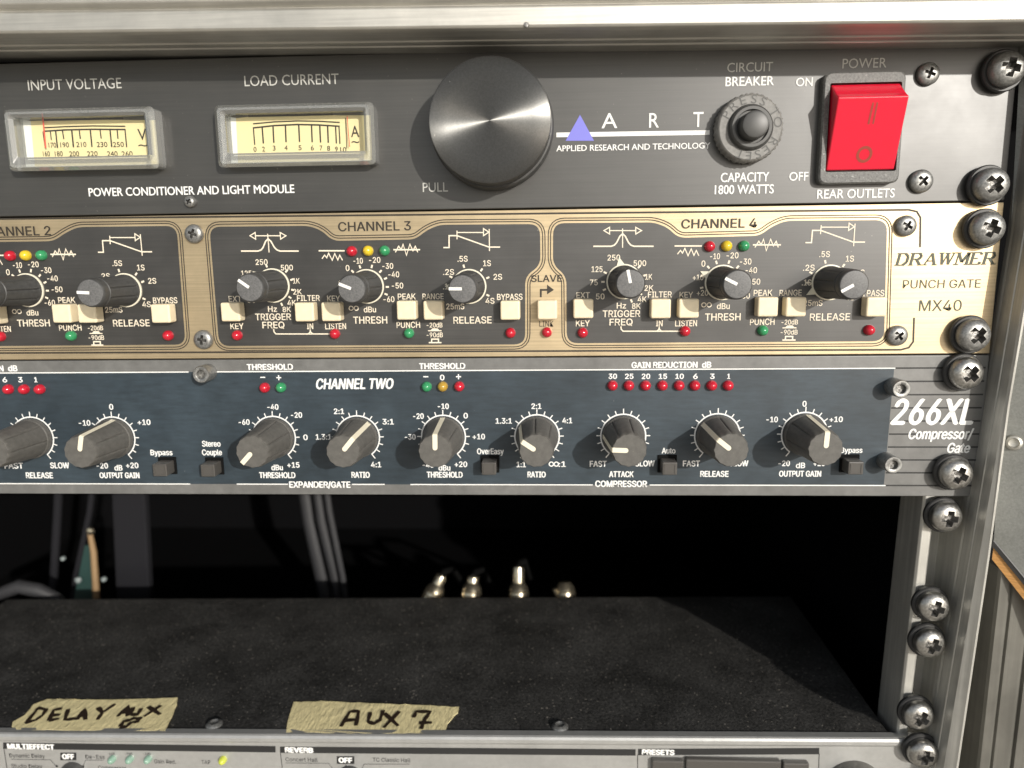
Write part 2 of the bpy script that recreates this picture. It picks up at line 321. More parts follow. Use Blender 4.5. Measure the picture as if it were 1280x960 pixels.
b = B(); e = [onx(1243.5, 676, -.9), onx(1330, 780, 10.1), onx(1330, 790, 10.1), onx(1242, 682.5, -.9)]; e2 = [(x - .5, y, z) for x, y, z in e]
b.add(e2 + e, [(0, 1, 2, 3), (0, 3, 7, 4), (3, 2, 6, 7), (0, 4, 5, 1)], 'washer'); part(b, 'edge_trim', door)
b = B(); X, Z = U(1266, 553, 1); b.lathe([(2.4, -1.5), (2.4, .6), (2.1, 1.2), (1.5, 1.5), (1.2, 1.0), (.2, .8)], 'alu', 24, o=(X + .3, -1, Z), axis=(-.55, -1, .1)); part(b, 'rivet', door)
prof_ = thing('aluminium_profile', 'grooved aluminium case profile standing under the plywood edge at the lower right', 'profile', (256, 0, -180))
def pr(z): x = 249.1 + (z + 81) * .006; return [(x, 30), (x, 1), (x + .5, 0), (x + 3, -.4), (x + 3.3, .2), (x + 3.9, .2), (x + 4.2, -.6), (x + 9, -1.2), (x + 9.3, -.4), (x + 10, -.4), (x + 10.3, -1.4), (x + 16, -2), (x + 16, 30)]
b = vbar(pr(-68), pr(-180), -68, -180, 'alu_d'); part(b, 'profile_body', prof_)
b = B(); b.box(236, 275, 31, 36, -180, 100, 'inside'); part(b, 'gap_backing', case)  # added black sheet that keeps the gap beside the side rail dark

# ================================================================== RACK SCREWS
def screw_mesh(r, hgt, arm, name):
    b = B(); b.lathe([(.05, 0), (r * .96, 0), (r, hgt * .12), (r, hgt * .42), (r * .95, hgt * .62), (r * .82, hgt * .82), (r * .6, hgt * .94), (r * .3, hgt), (.02, hgt)], 'screw_steel', 36); return b
def cross(r, w, y0, y1, k):
    b = B(); p = [(w, w), (w, r), (-w, r), (-w, w), (-r, w), (-r, -w), (-w, -w), (-w, -r), (w, -r), (w, -w), (r, -w), (r, w)]
    q = [(x * .62, z * .62) for x, z in p]; n = 12
    vs = [(x, y0, z) for x, z in p] + [(x, y1, z) for x, z in q]
    b.add(vs, [(i, (i + 1) % n, n + (i + 1) % n, n + i) for i in range(n)] + [list(range(n))[::-1], list(range(n, 2 * n))], k); return b
def carved(head, cutter):        # cut the driver recess for real
    m_ = head.modifiers.new('cut', 'BOOLEAN'); m_.operation = 'DIFFERENCE'; m_.object = cutter; m_.solver = 'EXACT'; m_.material_mode = 'TRANSFER'
    bpy.context.view_layer.update(); dg = bpy.context.evaluated_depsgraph_get()
    me = bpy.data.meshes.new_from_object(head.evaluated_get(dg)); head.modifiers.clear(); head.data = me; me.name = head.name
    bpy.data.objects.remove(cutter); return head
def make_screw(r, hgt, mk, arm=.62, w=.2):
    b = screw_mesh(r, hgt, arm, 'screw'); b.ms[0] = mk; h = b.build('head')
    c = cross(r * arm, r * w, -hgt - .4, -hgt + r * .5, 'recess').build('cutter')
    return carved(h, c)
protos = {}
head0 = make_screw(4.75, 3.8, 'screw_dark', .58, .23); head1 = make_screw(4.75, 3.8, 'screw_steel', .58, .23)
bw = B(); bw.lathe([(3, 0), (5.6, 0), (5.7, .3), (5.7, 1.1), (5.4, 1.5), (4.2, 1.5)], 'washer', 36); wash0 = bw.build('washer')
SC = [  # px, py, turn, dark, d(front), label
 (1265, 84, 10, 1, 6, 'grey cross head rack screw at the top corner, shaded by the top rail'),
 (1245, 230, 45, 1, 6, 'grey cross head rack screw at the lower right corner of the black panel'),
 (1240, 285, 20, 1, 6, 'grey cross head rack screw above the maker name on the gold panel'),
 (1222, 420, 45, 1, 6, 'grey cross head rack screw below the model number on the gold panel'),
 (1213, 468, 45, 0, 6, 'cross head rack screw above the large white digits on the ribbed grey end'),
 (1200, 595, 25, 0, 6, 'cross head rack screw under the word Gate on the ribbed grey end'),
 (1187, 649, 5, 0, 4, 'shiny rack screw on the bare rail, just under the blue grey unit'),
 (1171, 762, 15, 0, 4, 'shiny rack screw halfway down the bare rail, upper of the touching pair'),
 (1166, 808, 20, 0, 4, 'shiny rack screw halfway down the bare rail, lower of the touching pair'),
 (1152, 899, 30, 0, 4, 'shiny rack screw on the bare rail just above the silver panel'),
 (1158, 947, 5, 0, 6, 'rack screw in the silver panel, cut by the bottom of the picture')]
for i, (px, py, a, dk, d, lab) in enumerate(SC):
    X, Z = U(px, py, d); base = -(d - 5.0)
    t = thing('rack_screw', lab, 'screw', (X, base, Z), 'rack screws down the right side')
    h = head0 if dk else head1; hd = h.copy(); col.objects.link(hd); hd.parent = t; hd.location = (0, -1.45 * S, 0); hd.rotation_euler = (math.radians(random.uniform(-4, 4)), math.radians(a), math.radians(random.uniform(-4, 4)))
    w_ = wash0.copy(); col.objects.link(w_); w_.parent = t; w_.location = (0, 0, 0)
    if d == 4:
        bb = B(); bb.lathe([(3, -8), (3, 0), (.1, 0)], 'screw_steel', 20); s_ = bb.build('shank', t)
for o in (head0, head1, wash0): bpy.data.objects.remove(o)

# small panel screws, reused as parts
sm_head = make_screw(3.25, 2.2, 'screw_dark', .55, .16); sm_head.name = 'panel_screw'
def panel_screw(parent, px, py, r, mk=None, rot=0, d=2.0):
    X, Z = U(px, py, d); o = copy_part(sm_head, parent, (X, -.02, Z), math.radians(rot)); o.name = 'panel_screw'; o.scale = (r / 3.25, max(.8, r / 3.25), r / 3.25); return o

# ================================================================== UNIT 1: POWER CONDITIONER
art = thing('power_conditioner', 'black rack power conditioner with two cream meters, a big round knob and a red rocker', 'power conditioner')
def panel(parent, z0, z1, k, name='front_panel', x1=PX1):
    b = B(); b.box(PX0, x1, 0, 3, z0, z1, k); return b.build(name, parent, bevel=.25)
panel(art, RU + .25, 2 * RU + .2, 'black_panel')
b = B(); b.box(-215, 219, 3.1, 220, RU + 1.5, 2 * RU - 1, 'chassis'); b.build('chassis', art)
b = B()
text(b, 'INPUT VOLTAGE', 35, 152, 105.3, 13, 'shaded_white_ink'); b.build('meter_lettering', art, fix=False); b = B(); text(b, 'LOAD CURRENT', 305.5, 423.5, 100, 13, 'shaded_white_ink'); b.build('meter_lettering', art, fix=False); b = B()
text(b, 'POWER CONDITIONER AND LIGHT MODULE', 111, 368, 238.2, 10.2, 'white_ink', .012)
b.build('title_lettering', art, fix=False); b = B()
text(b, 'PULL', 528.5, 560, 234, 11.5, 'shaded_white_ink'); 
b.build('knob_lettering', art, fix=False); b = B()
b.flat([U(695.5, 165.8), U(887, 162.8), U(887, 168.4), U(695.5, 171.6)], .05, 'white_ink')
b.flat([U(707, 176), U(725, 143.5), U(742.5, 176)], .10, 'lavender')
text(b, 'A', 752, 771.5, 151, 18.5, 'white_ink', .004); text(b, 'R', 811.5, 823.5, 150.5, 18, 'white_ink', .004); text(b, 'T', 866.5, 879, 149.5, 18.5, 'white_ink', .004)
text(b, 'APPLIED RESEARCH AND TECHNOLOGY', 695.5, 887.5, 183.8, 7.2, 'white_ink', .012)
b.build('maker_logo', art, fix=False); b = B()
text(b, 'CIRCUIT', 909, 966, 84, 11.5, 'shaded_white_ink'); text(b, 'BREAKER', 907, 967, 101.5, 11.3, 'white_ink', .012)
b.build('breaker_lettering', art, fix=False); b = B()
text(b, 'CAPACITY', 901, 961, 221.5, 11.3, 'white_ink', .012); text(b, '1800 WATTS', 893.5, 967, 236.7, 11, 'white_ink', .012)
b.build('breaker_lettering', art, fix=False); b = B()
text(b, 'POWER', 1053, 1108, 79, 12, 'shaded_white_ink'); b.build('switch_lettering', art, fix=False); b = B()
text(b, 'ON', 995, 1015.5, 102.5, 10.5, 'white_ink', .01); b.build('switch_lettering', art, fix=False); b = B()
text(b, 'OFF', 986.5, 1010, 220.5, 10.5, 'white_ink', .01)
b.build('switch_lettering', art, fix=False); b = B()
text(b, 'REAR OUTLETS', 1021.5, 1118, 242, 11, 'white_ink', .01)
b.build('switch_lettering', art, fix=False)
panel_screw(art, 1163, 91, 3.1, rot=20); panel_screw(art, 1154, 226, 3.3, rot=45); panel_screw(art, 237, 252, 1.75, rot=30, d=1)

def meter(cor, face, ticks, nums, marks, needle, endx, label):
    """cor: bezel outline px at its front; built as rim + window + dial"""
    D = 5.5
    fx = [U(*p, D) for p in cor]; x0 = (fx[0][0] + fx[3][0]) / 2; x1 = (fx[1][0] + fx[2][0]) / 2; z1 = (fx[0][1] + fx[1][1]) / 2; z0 = (fx[2][1] + fx[3][1]) / 2
    root = B(); o = [(x0 - .3, z0), (x1 + .3, z0), (x1 + .3, z1), (x0 - .3, z1)]; inn = [(x0 + 2.8, z0 + 3.9), (x1 - 2.6, z0 + 3.9), (x1 - 2.6, z1 - 2.4), (x0 + 2.8, z1 - 2.4)]
    mid = [(x0 + .9, z0 + .9), (x1 - .9, z0 + .9), (x1 - .9, z1 - .9), (x0 + .9, z1 - .9)]
    O = rounded(o, 1.6, 3); Mi = rounded(mid, 1.2, 3); I = rounded(inn, .5, 3); n = len(O)
    rings = [(O, -.02), (O, -D + 1.2), (Mi, -D), (rounded([(x + (1 if x < (x0 + x1) / 2 else -1) * .9, z + (1 if z < (z0 + z1) / 2 else -1) * .7) for x, z in mid], 1, 3), -D), (I, -D + .9), (I, -.6)]
    vs = []; fs = []
    for P, y in rings: vs += [(x, y, z) for x, z in P]
    for j in range(len(rings) - 1):
        for i in range(n): fs.append((j * n + i, j * n + (i + 1) % n, (j + 1) * n + (i + 1) % n, (j + 1) * n + i))
    root.add(vs, fs, 'frosty'); me = root.build('meter', art); me['label'] = label
    w = B(); w.add([(x, -D + .9, z) for x, z in I], [list(range(n))], 'clear'); w.build('window', me)
    # dial, lying just in front of the panel face
    g = B(); g.add([(x, -.25, z) for x, z in rounded([(x0 + .6, z0 + .6), (x1 - .6, z0 + .6), (x1 - .6, z1 - .6), (x0 + .6, z1 - .6)], .8, 3)], [list(range(16))], 'meter_gap'); g.flat([(x0 + 2, z0 + 1.8), (x1 - 1.7, z0 + 1.8), (x1 - 1.7, z1 - 1.5), (x0 + 2, z1 - 1.5)], .31, 'meter_face')
    ex = U(endx, 170, .4)[0]; g.flat([(x0 + 2, z0 + 1.8), (ex, z0 + 1.8), (ex + .4, z1 - 1.5), (x0 + 2, z1 - 1.5)], .36, 'dial_lit_end')  # white patch: the brightness of the dial's lit end is painted on
    tb = [U(*p, .4) for p in marks['top']]; g.flat([(x0 + 1, z1 - 1), (x0 + 1, tb[0][1] + .6)] + tb + [(x1 - 1, tb[-1][1] - .2), (x1 - 1, z1 - 1)], .4, 'meter_gap')
    g.flat([(tb[0][0] + 3.5, z1 - 2.7), (tb[-1][0] - 2, z1 - 2.7), (tb[-1][0] - 2, z1 - 1.6), (tb[0][0] + 3.5, z1 - 1.6)], .46, 'bezel_shade')
    for ln, wd in marks['lines']: g.line([U(*p, .45) for p in ln], wd, .45, 'brown_ink')
    for a_, c_, wd in ticks: g.line([U(*a_, .45), U(*c_, .45)], wd, .47, 'brown_ink')
    for s_, xa, xb, yc, h in nums: text(g, s_, xa, xb, yc, h, 'brown_ink', .0, .1, base=.42)
    g.build('dial', me, fix=False)
    nd = B(); P = [Vector((U(*p, 1.4)[0], -1.4, U(*p, 1.4)[1])) for p in needle]; nd.tube(P, .2 if endx < 100 else .11, 'needle', 6); nd.build('needle', me)
    return me
MT['meter_gap'] = mat('meter_gap_grey', (.16, .15, .12), .6)
tk1 = [((a[0] / 6.4, 120 + a[1] / 6.4), (c[0] / 6.4, 120 + c[1] / 6.4), w) for a, c, w in [((343, 285), (362, 418), .28), ((402, 280), (411, 352), .3), ((445, 278), (460, 415), .42), ((500, 278), (511, 345), .36), ((574, 273), (588, 410), .45), ((634, 273), (643, 343), .36), ((722, 268), (736, 408), .42), ((800, 268), (810, 340), .36), ((880, 268), (894, 408), .42), ((937, 268), (944, 342), .36), ((1000, 268), (1014, 410), .36)]]
nm1 = [(s, x0 / 6.4, x1 / 6.4, 120 + y / 6.4, 6.2) for s, x0, x1, y in [('170', 390, 450, 393), ('190', 484, 552, 391), ('210', 612, 692, 388), ('230', 775, 860, 388), ('250', 905, 992, 388)]]
nm1 += [(s, x0 / 6.4, x1 / 6.4, 120 + 462 / 6.4, 6.2) for s, x0, x1 in [('160', 345, 400), ('180', 440, 503), ('200', 556, 634), ('220', 698, 782), ('240', 858, 942), ('260', 975, 1062)]]
nm1 += [('V', 1103 / 6.4, 1172 / 6.4, 120 + 308 / 6.4, 14), ('~', 1108 / 6.4, 1178 / 6.4, 120 + 388 / 6.4, 11)]
arcs = lambda pts, sx, sy, s: [(sx + x / s, sy + y / s) for x, y in pts]
meter([(1.5, 134), (189.5, 134), (194.5, 211), (9, 213)], None, tk1, nm1,
      dict(top=arcs([(250, 200), (500, 190), (800, 188), (1040, 192)], 0, 120, 6.4), lines=[(arcs([(345, 254), (520, 245), (740, 239), (1002, 242)], 0, 120, 6.4), .34), (arcs([(345, 282), (520, 271), (740, 266), (1005, 268)], 0, 120, 6.4), .42)]),
      arcs([(338, 140), (352, 270), (365, 415)], 0, 120, 6.4), 39, 'clear framed cream voltage meter with its needle at the left')
s2 = 5.818
tk2 = [((260 + a[0] / s2, 120 + a[1] / s2), (260 + c[0] / s2, 120 + c[1] / s2), w) for a, c, w in [((330, 228), (340, 355), .34), ((394, 222), (403, 345), .42), ((473, 217), (479, 340), .42), ((563, 212), (568, 336), .42), ((660, 210), (666, 334), .42), ((753, 212), (758, 336), .42), ((813, 215), (819, 338), .42), ((870, 217), (875, 340), .42), ((928, 220), (934, 345), .36), ((953, 222), (960, 348), .34), ((1000, 160), (1010, 380), .2)]]
nm2 = [(s, 260 + (x - w) / s2, 260 + (x + w) / s2, 120 + y / s2, 6) for s, x, w, y in [('0', 343, 11, 388), ('2', 405, 10, 386), ('3', 482, 10, 379), ('4', 568, 11, 377), ('5', 670, 11, 376), ('6', 760, 11, 377), ('7', 823, 10, 378), ('8', 878, 11, 380), ('9', 935, 10, 386), ('10', 985, 22, 390)]]
nm2 += [('A', 260 + 1040 / s2, 260 + 1100 / s2, 120 + 258 / s2, 14), ('~', 260 + 1045 / s2, 260 + 1100 / s2, 120 + 328 / s2, 11)]
meter([(266.5, 130), (464.5, 127), (467.5, 206), (272, 208)], None, tk2, nm2,
      dict(top=arcs([(210, 160), (400, 140), (650, 130), (960, 140)], 260, 120, s2), lines=[(arcs([(328, 202), (480, 188), (650, 181), (800, 183), (958, 192)], 260, 120, s2), .34), (arcs([(328, 232), (480, 215), (650, 207), (800, 210), (958, 220)], 260, 120, s2), .42)]),
      arcs([(1012, 145), (1020, 255), (1030, 370)], 260, 120, s2), 295, 'clear framed cream current meter with its needle at the right')

X, Z = U(612, 150.5, 13)
b = B(); b.lathe([(16.2, 0), (17.4, .1), (17.8, .8), (17.8, 4.6), (17.3, 5.4), (16.4, 5.6), (16.4, 7.0), (16.8, 7.3), (17.0, 7.8), (17.0, 12.2)], 'knob', 96); kb = b.build('light_knob', art, (X, 0, Z))
b = B(); b.lathe([(16.98, 12.22), (16.8, 12.8), (16.45, 13.0), (12, 13.0), (8, 13.0), (4, 13.0), (1.5, 13.0), (.15, 13.0)], 'spun', 128); b.build('spun_cap', kb)
# circuit breaker
X, Z = U(932.5, 163, 0)
b = B(); b.lathe([(9.0, 0), (9.4, .2), (9.4, 3.6), (9.0, 4.4), (8.6, 4.7), (6.4, 4.7)], 'breaker', 96, wob=lambda a, h: 1 + (.018 if .1 < h < 4 else 0) * math.copysign(1, math.sin(40 * a))); br = b.build('circuit_breaker', art, (X, 0, Z))
b = B(); b.lathe([(6.4, 4.72), (6.1, 4.9), (5.9, 6.2), (5.5, 6.6), (4.7, 6.6), (4.5, 5.5), (3.4, 5.5)], 'breaker_dark', 48); b.build('collar', br)
b = B(); b.lathe([(3.9, 5), (3.8, 9.4), (3.5, 10.2), (3.0, 10.4), (.1, 10.4)], 'breaker_dark', 40); b.build('reset_button', br)
b = B(); ang = -60
for ch, a in zip('PRESSTORESET', [-62, -40, -18, 5, 25, 58, 80, 122, 143, 162, 182, 200]):
    vs, fs = glyphs(ch, .02); cx = (min(v[0] for v in vs) + max(v[0] for v in vs)) / 2; ra = math.radians(a); q = []
    for x, y in vs:
        lx, lz = (x - cx) * 4.0, 6.55 + (y) * 3.3
        q.append((lx * math.cos(ra) + lz * math.sin(ra), -4.78, -lx * math.sin(ra) + lz * math.cos(ra)))
    b.add(q, fs, 'letter_shade')  # flat letters; the embossing's shade is put into their dark colour
b.build('embossed_lettering', br, fix=False)
# red rocker
b = B(); cor = [U(1031, 90, 3), U(1134, 88, 3), U(1123.5, 229, 3), U(1023, 230, 3)]
x0 = (cor[0][0] + cor[3][0]) / 2; x1 = (cor[1][0] + cor[2][0]) / 2; z1 = (cor[0][1] + cor[1][1]) / 2; z0 = (cor[2][1] + cor[3][1]) / 2
O = rounded([(x0, z0), (x1, z0), (x1, z1), (x0, z1)], 2.2, 4); ro = [U(1038.5, 105, 3), U(1126, 104.5, 3), U(1117.5, 212.5, 2.5), U(1034, 213, 2.5)]
rx0 = (ro[0][0] + ro[3][0]) / 2; rx1 = (ro[1][0] + ro[2][0]) / 2; rz1 = (ro[0][1] + ro[1][1]) / 2; rz0 = (ro[2][1] + ro[3][1]) / 2
I = rounded([(rx0 - .4, rz0 - .4), (rx1 + .4, rz0 - .4), (rx1 + .4, rz1 + .4), (rx0 - .4, rz1 + .4)], .6, 4); n = len(O)
rings = [(O, -.02), (O, -2.5), ([(x + .4 * (1 if x < (x0 + x1) / 2 else -1), z + .4 * (1 if z < (z0 + z1) / 2 else -1)) for x, z in O], -3), (I, -3), (I, -.1)]
vs = [(x, y, z) for P, y in rings for x, z in P]; fs = [(j * n + i, j * n + (i + 1) % n, (j + 1) * n + (i + 1) % n, (j + 1) * n + i) for j in range(4) for i in range(n)] + [[4 * n + i for i in range(n)]]
b.add(vs, fs, 'bezel'); sw = b.build('rocker_switch', art)
b = B(); TT = 8.6; zt = U(1090, 120.5, TT)[1]
sec = [(rz1, -.2), (rz1, -2.6), (zt + 1.0, -TT + 1.6), (zt, -TT), (rz0 + .1, -2.6), (rz0, -.2)]
vs = [(x, y, z) for x in (rx0, rx1) for z, y in sec]; n = 6
b.add(vs, [(i, (i + 1) % n, n + (i + 1) % n, n + i) for i in range(n)] + [list(range(n)), list(range(n, 2 * n))[::-1]], 'red'); rk = b.build('rocker', sw, bevel=.35)
def onface(z): return -TT + (zt - z) / (zt - rz0 - .1) * (TT - 2.6)
def facemark(b, pts, k): b.add([(x, onface(z) - .06, z) for x, z in pts], [list(range(len(pts)))], k)
b = B(); mx_, mz = U(1090, 142, 7); 
for q in ([(mx_ - .8, mz - 2.7), (mx_ - .3, mz - 2.7), (mx_ - .1, mz + 2.7), (mx_ - .6, mz + 2.7)], [(mx_ + .5, mz - 2.7), (mx_ + .9, mz - 2.7), (mx_ + 1.0, mz + 2.7), (mx_ + .6, mz + 2.7)]): facemark(b, q, 'olive')
ox, oz = U(1080.5, 193, 4); A1, A2 = arc(ox, oz, 2.2, 0, 360, 32), arc(ox, oz, 1.45, 0, 360, 32)
for i in range(32): facemark(b, [A1[i], A1[i + 1], A2[i + 1], A2[i]], 'olive')
b.build('engraved_marks', rk, fix=False)

# ================================================================== shared small parts
def led_proto(k):
    b = B(); b.lathe([(1.62, 0), (1.62, .5), (1.55, 1.0), (1.3, 1.6), (.9, 2.05), (.45, 2.28), (.05, 2.35)], k, 24); o = b.build('indicator_led'); return o
LED = {k: led_proto(k) for k in ('led_red', 'led_green', 'led_yellow', 'led_amber', 'led_pale', 'led_lime')}
LN = {'led_red': 'red', 'led_green': 'green', 'led_yellow': 'yellow', 'led_amber': 'amber', 'led_pale': 'pale green', 'led_lime': 'lime yellow'}
def led(parent, px, py, k, sh=0, s=1.0):
    X, Z = U(px, py, 1); o = copy_part(LED[k], parent, (X + sh, 0, Z)); o.scale = (s, 1, s); o['label'] = LN[k] + ' round indicator light'; return o
# gate knob: cream skirt ring, fluted body, grey cap with a white line, ivory skirt pointer
HA = 18.2
def flute(a, h): return 1 - (.07 if 1.2 < h < HA - 3.4 else .0) * (max(0, math.cos(9 * a)) ** 14)
b = B(); b.lathe([(4.85, .6), (4.85, 1.0), (4.6, 1.4), (4.3, HA - 3.6), (4.26, HA - 3.2), (4.02, HA - 3.0), (4.02, HA - 2.7), (4.22, HA - 2.5), (4.15, HA - .7), (3.95, HA - .2), (3.7, HA)], 'knob', 108, wob=flute); KA = b.build('gate_knob')
b = B(); b.lathe([(5.0, 0), (5.25, .1), (5.25, .55), (4.85, .62)], 'ring', 64); b.build('skirt_ring', KA)
b = B(); b.add([(-1.15, -.35, 5.1), (1.15, -.35, 5.1), (0, -.35, 7.5), (-1.15, 0, 5.1), (1.15, 0, 5.1), (0, 0, 7.5)], [(0, 1, 2), (0, 2, 5, 3), (2, 1, 4, 5), (1, 0, 3, 4)], 'ring'); b.build('skirt_pointer', KA)
b = B(); b.lathe([(3.72, HA + .01), (3.4, HA + .06), (.05, HA + .06)], 'knob_cap', 48); b.build('cap', KA)
b = B(); b.box(-.42, .42, -HA - .16, -HA - .02, .2, 3.85, 'pointer'); b.build('pointer_line', KA)
def knobA(parent, px, py, ang, sh=0):
    X, Z = U(px, py, 0); return copy_part(KA, parent, (X + sh, 0, Z), math.radians(ang))
# compressor knob: tall tapered, scalloped end, long ivory line over side and top
HB = 17.6
def rib(a, h): 
    g = max(0, math.cos(7 * a)) ** 36
    return 1 - (.085 * min(1, max(0, (HB - 1.6 - h) / 2)) if h > 2.5 else 0) * g + (.018 * math.cos(14 * a + math.pi) if h > HB - 1.2 else 0)
b = B(); b.lathe([(6.45, 0), (6.5, .4), (6.45, 1.8), (6.2, 2.1), (6.1, 3.2), (5.35, HB - 4.0), (5.05, HB - 1.0), (4.9, HB - .35), (4.7, HB), (.1, HB)], 'xl_knob', 168, wob=rib); KB = b.build('compressor_knob')
b = B(); w = .72
pts = [(6.5, 1.4), (6.28, 2.6), (5.45, HB - 4.0), (5.18, HB - 1.0), (5.12, HB - .3), (4.85, HB + .14), (1.0, HB + .16)]
vs = [(x, -h, r) for r, h in pts for x in (-w, w)]; fs = [(2 * i, 2 * i + 1, 2 * i + 3, 2 * i + 2) for i in range(len(pts) - 1)]
vs += [(w * math.sin(a), -HB - .16, 1.0 - w * math.cos(a)) for a in [math.radians(q) for q in (-60, -30, 0, 30, 60)]]; n = 2 * len(pts); fs.append([n - 2, n - 1, n + 4, n + 3, n + 2, n + 1, n])
b.add(vs, fs, 'ivory'); b.build('pointer_line', KB)
def knobB(parent, px, py, ang): X, Z = U(px, py, 0); return copy_part(KB, parent, (X, 0, Z), math.radians(ang))
b = B(); b.box(-2.95, 2.95, -4.3, -.02, -2.85, 2.85, 'button'); BA = b.build('push_button', bevel=.55)
def btnA(parent, px, py, sh=0): X, Z = U(px, py, 4.3); return copy_part(BA, parent, (X + sh, 0, Z))
b = B(); b.box(-2.25, 2.25, -5.4, -.02, -2.0, 2.0, 'dark_button'); BB = b.build('dark_push_button', bevel=.3)
b = B(); b.box(-2.95, 2.95, -.6, -.03, -2.7, 3.0, 'rubber'); b.build('button_surround', BB, bevel=.2)
b = B()
for x0, x1, z0, z1 in ((-1.7, 1.7, 1.35, 1.6), (-1.7, 1.7, -1.6, -1.4), (-1.7, -1.45, -1.4, 1.35), (1.45, 1.7, -1.4, 1.35)): b.box(x0, x1, -5.55, -5.38, z0, z1, 'dark_button')
b.build('raised_rim', BB)
def btnB(parent, px, py): X, Z = U(px, py, 5.4); return copy_part(BB, parent, (X, 0, Z))

FACE[0] = GROT
# ================================================================== UNIT 2: PUNCH GATE
gate = thing('punch_gate', 'gold rack gate with black channel fields, cream buttons and small fluted knobs', 'noise gate')
panel(gate, .2, RU - .2, 'gold')
b = B(); b.box(-215, 219, 3.1, 200, 1.5, RU - 1.5, 'chassis'); b.build('chassis', gate)
PIT = 107.24
def outline(ch):
    if ch == 2: return [U(*a) for a in [(-190, 285), (-72, 284.5), (-57, 290), (-42, 303), (67, 301.5), (82, 291), (97, 283.8), (220.8, 282.3), (232, 430.8), (-180, 434)]]
    s = {2: 3, 3: 3, 4: 4}[ch]
    if s == 3:
        p = [(261.7, 283.5), (386, 282.3), (402, 288), (416, 301), (519, 299.3), (533, 288), (549, 281), (675, 280), (675.5, 332), (656.5, 345), (656.5, 430.5), (274, 432.5)] if ch == 3 else [(261.7, 283.5), (386, 282.3), (402, 288), (416, 301), (519, 299.3), (533, 288), (549, 281), (657, 280.3), (657, 430.5), (274, 432.5)]
        q = [U(*a) for a in p]
        if ch == 2: q = [(x - PIT, z) for x, z in q]
        # straighten: top/bottom heights and the left edge
    else:
        p = [(691.5, 279), (817, 278), (834, 284), (848, 297.3), (949.5, 294.7), (965, 283), (982, 276), (1109, 275), (1105, 426.5), (708.5, 429), (708, 345), (691.2, 331)]
        q = [U(*a) for a in p]
    return q
frame = B()
for ch in (2, 3, 4):
    o = rounded(outline(ch), 3.4, 6); frame.flat(o, .05, 'channel_black')
    frame.line(grow(o, .75), .30, .05, 'brown_ink', True); frame.line(grow(o, 1.45), .30, .05, 'brown_ink', True)
fr = [U(-60, 274.3), U(1136, 262.3), U(1146, 264.5), U(1150.5, 272), U(1150, 309)]; frame.line(fr, .55, .05, 'brown_ink')
frame.line([U(-60, 441.5), U(1126, 437.2), U(1136, 434.5), U(1141.5, 427), U(1142.5, 397)], .55, .05, 'brown_ink')
frame.build('channel_field', gate, fix=False)
g = 'brown_ink'
right = B()
text(right, 'PUNCH GATE', 1128.7, 1225.8, 354.8, 10.5, 'grey_green_ink'); text(right, 'MX40', 1149, 1202, 381.8, 13.5, 'grey_green_ink')
right.build('model_lettering', gate, fix=False); right = B()
text(right, 'SLAVE', 664, 702.5, 348, 8.3, g, .008); text(right, 'LINK', 674.2, 691.8, 404.6, 7.3, g)
right.line([U(676, 371.5), U(676, 362.3), U(686, 362.3)], .6, .1, g); right.flat([U(683.8, 355.8), U(692.5, 362.3), U(683.8, 368)], .12, g)
right.build('link_lettering', gate, fix=False); right = B(); g = 'grey_green_ink'
# maker's name in bold slanted slab letters
LET = {'D': [[(0, 0), (0, 1)], [(0, 1), (.45, 1), (.72, .75), (.72, .25), (.45, 0), (0, 0)]], 'R': [[(0, 0), (0, 1)], [(0, 1), (.5, 1), (.68, .86), (.68, .64), (.5, .5), (0, .5)], [(.35, .5), (.75, 0)]],
       'A': [[(0, 0), (.4, 1), (.8, 0)], [(.15, .33), (.62, .33)]], 'W': [[(0, 1), (.25, 0), (.5, .95), (.75, 0), (1, 1)]], 'M': [[(0, 0), (0, 1), (.42, .2), (.84, 1), (.84, 0)]], 'E': [[(0, 0), (0, 1)], [(0, 1), (.62, 1), (.62, .82)], [(0, .5), (.42, .5)], [(0, 0), (.65, 0), (.68, .2)]]}
SER = {'D': [(0, 0), (0, 1)], 'R': [(0, 0), (0, 1), (.75, 0)], 'A': [(0, 0), (.8, 0)], 'W': [(0, 1), (1, 1), (.5, .97)], 'M': [(0, 0), (0, 1), (.84, 0), (.84, 1)], 'E': [(0, 0), (0, 1)]}
LW = {'D': .72, 'R': .75, 'A': .8, 'W': 1.0, 'M': .84, 'E': .66}
tot = sum(LW[c] for c in 'DRAWMER') + 6 * .36; XA, ZA = U(1121, 331.5); XB, _ = U(1244.5, 331.5); HH = U(1180, 317)[1] - U(1180, 331.5)[1]; kx = (XB - XA - .25 * HH) / tot; cur = 0
for c in 'DRAWMER':
    f = lambda p: (XA + (cur + p[0]) * kx + .22 * HH * p[1], ZA + p[1] * HH)
    for st in LET[c]:
        for p, q in zip(st, st[1:]):
            thin = abs(p[1] - q[1]) < .1 or (c in 'AW' and (q[1] - p[1]) * (1 if c == 'A' else 1) > 0) or (c == 'M' and p[0] == 0 and q[0] == 0)
            right.line([f(p), f(q)], .34 if thin else .72, .12 if thin else .14, g)
    for p in SER[c]: x, z = f(p); right.flat([(x - .7, z - .15), (x + .7, z - .15), (x + .75, z + .15), (x - .65, z + .15)], .16, g)
    cur += LW[c] + .36
right.build('maker_name', gate, fix=False); g = 'brown_ink'
cr = 'cream_ink'
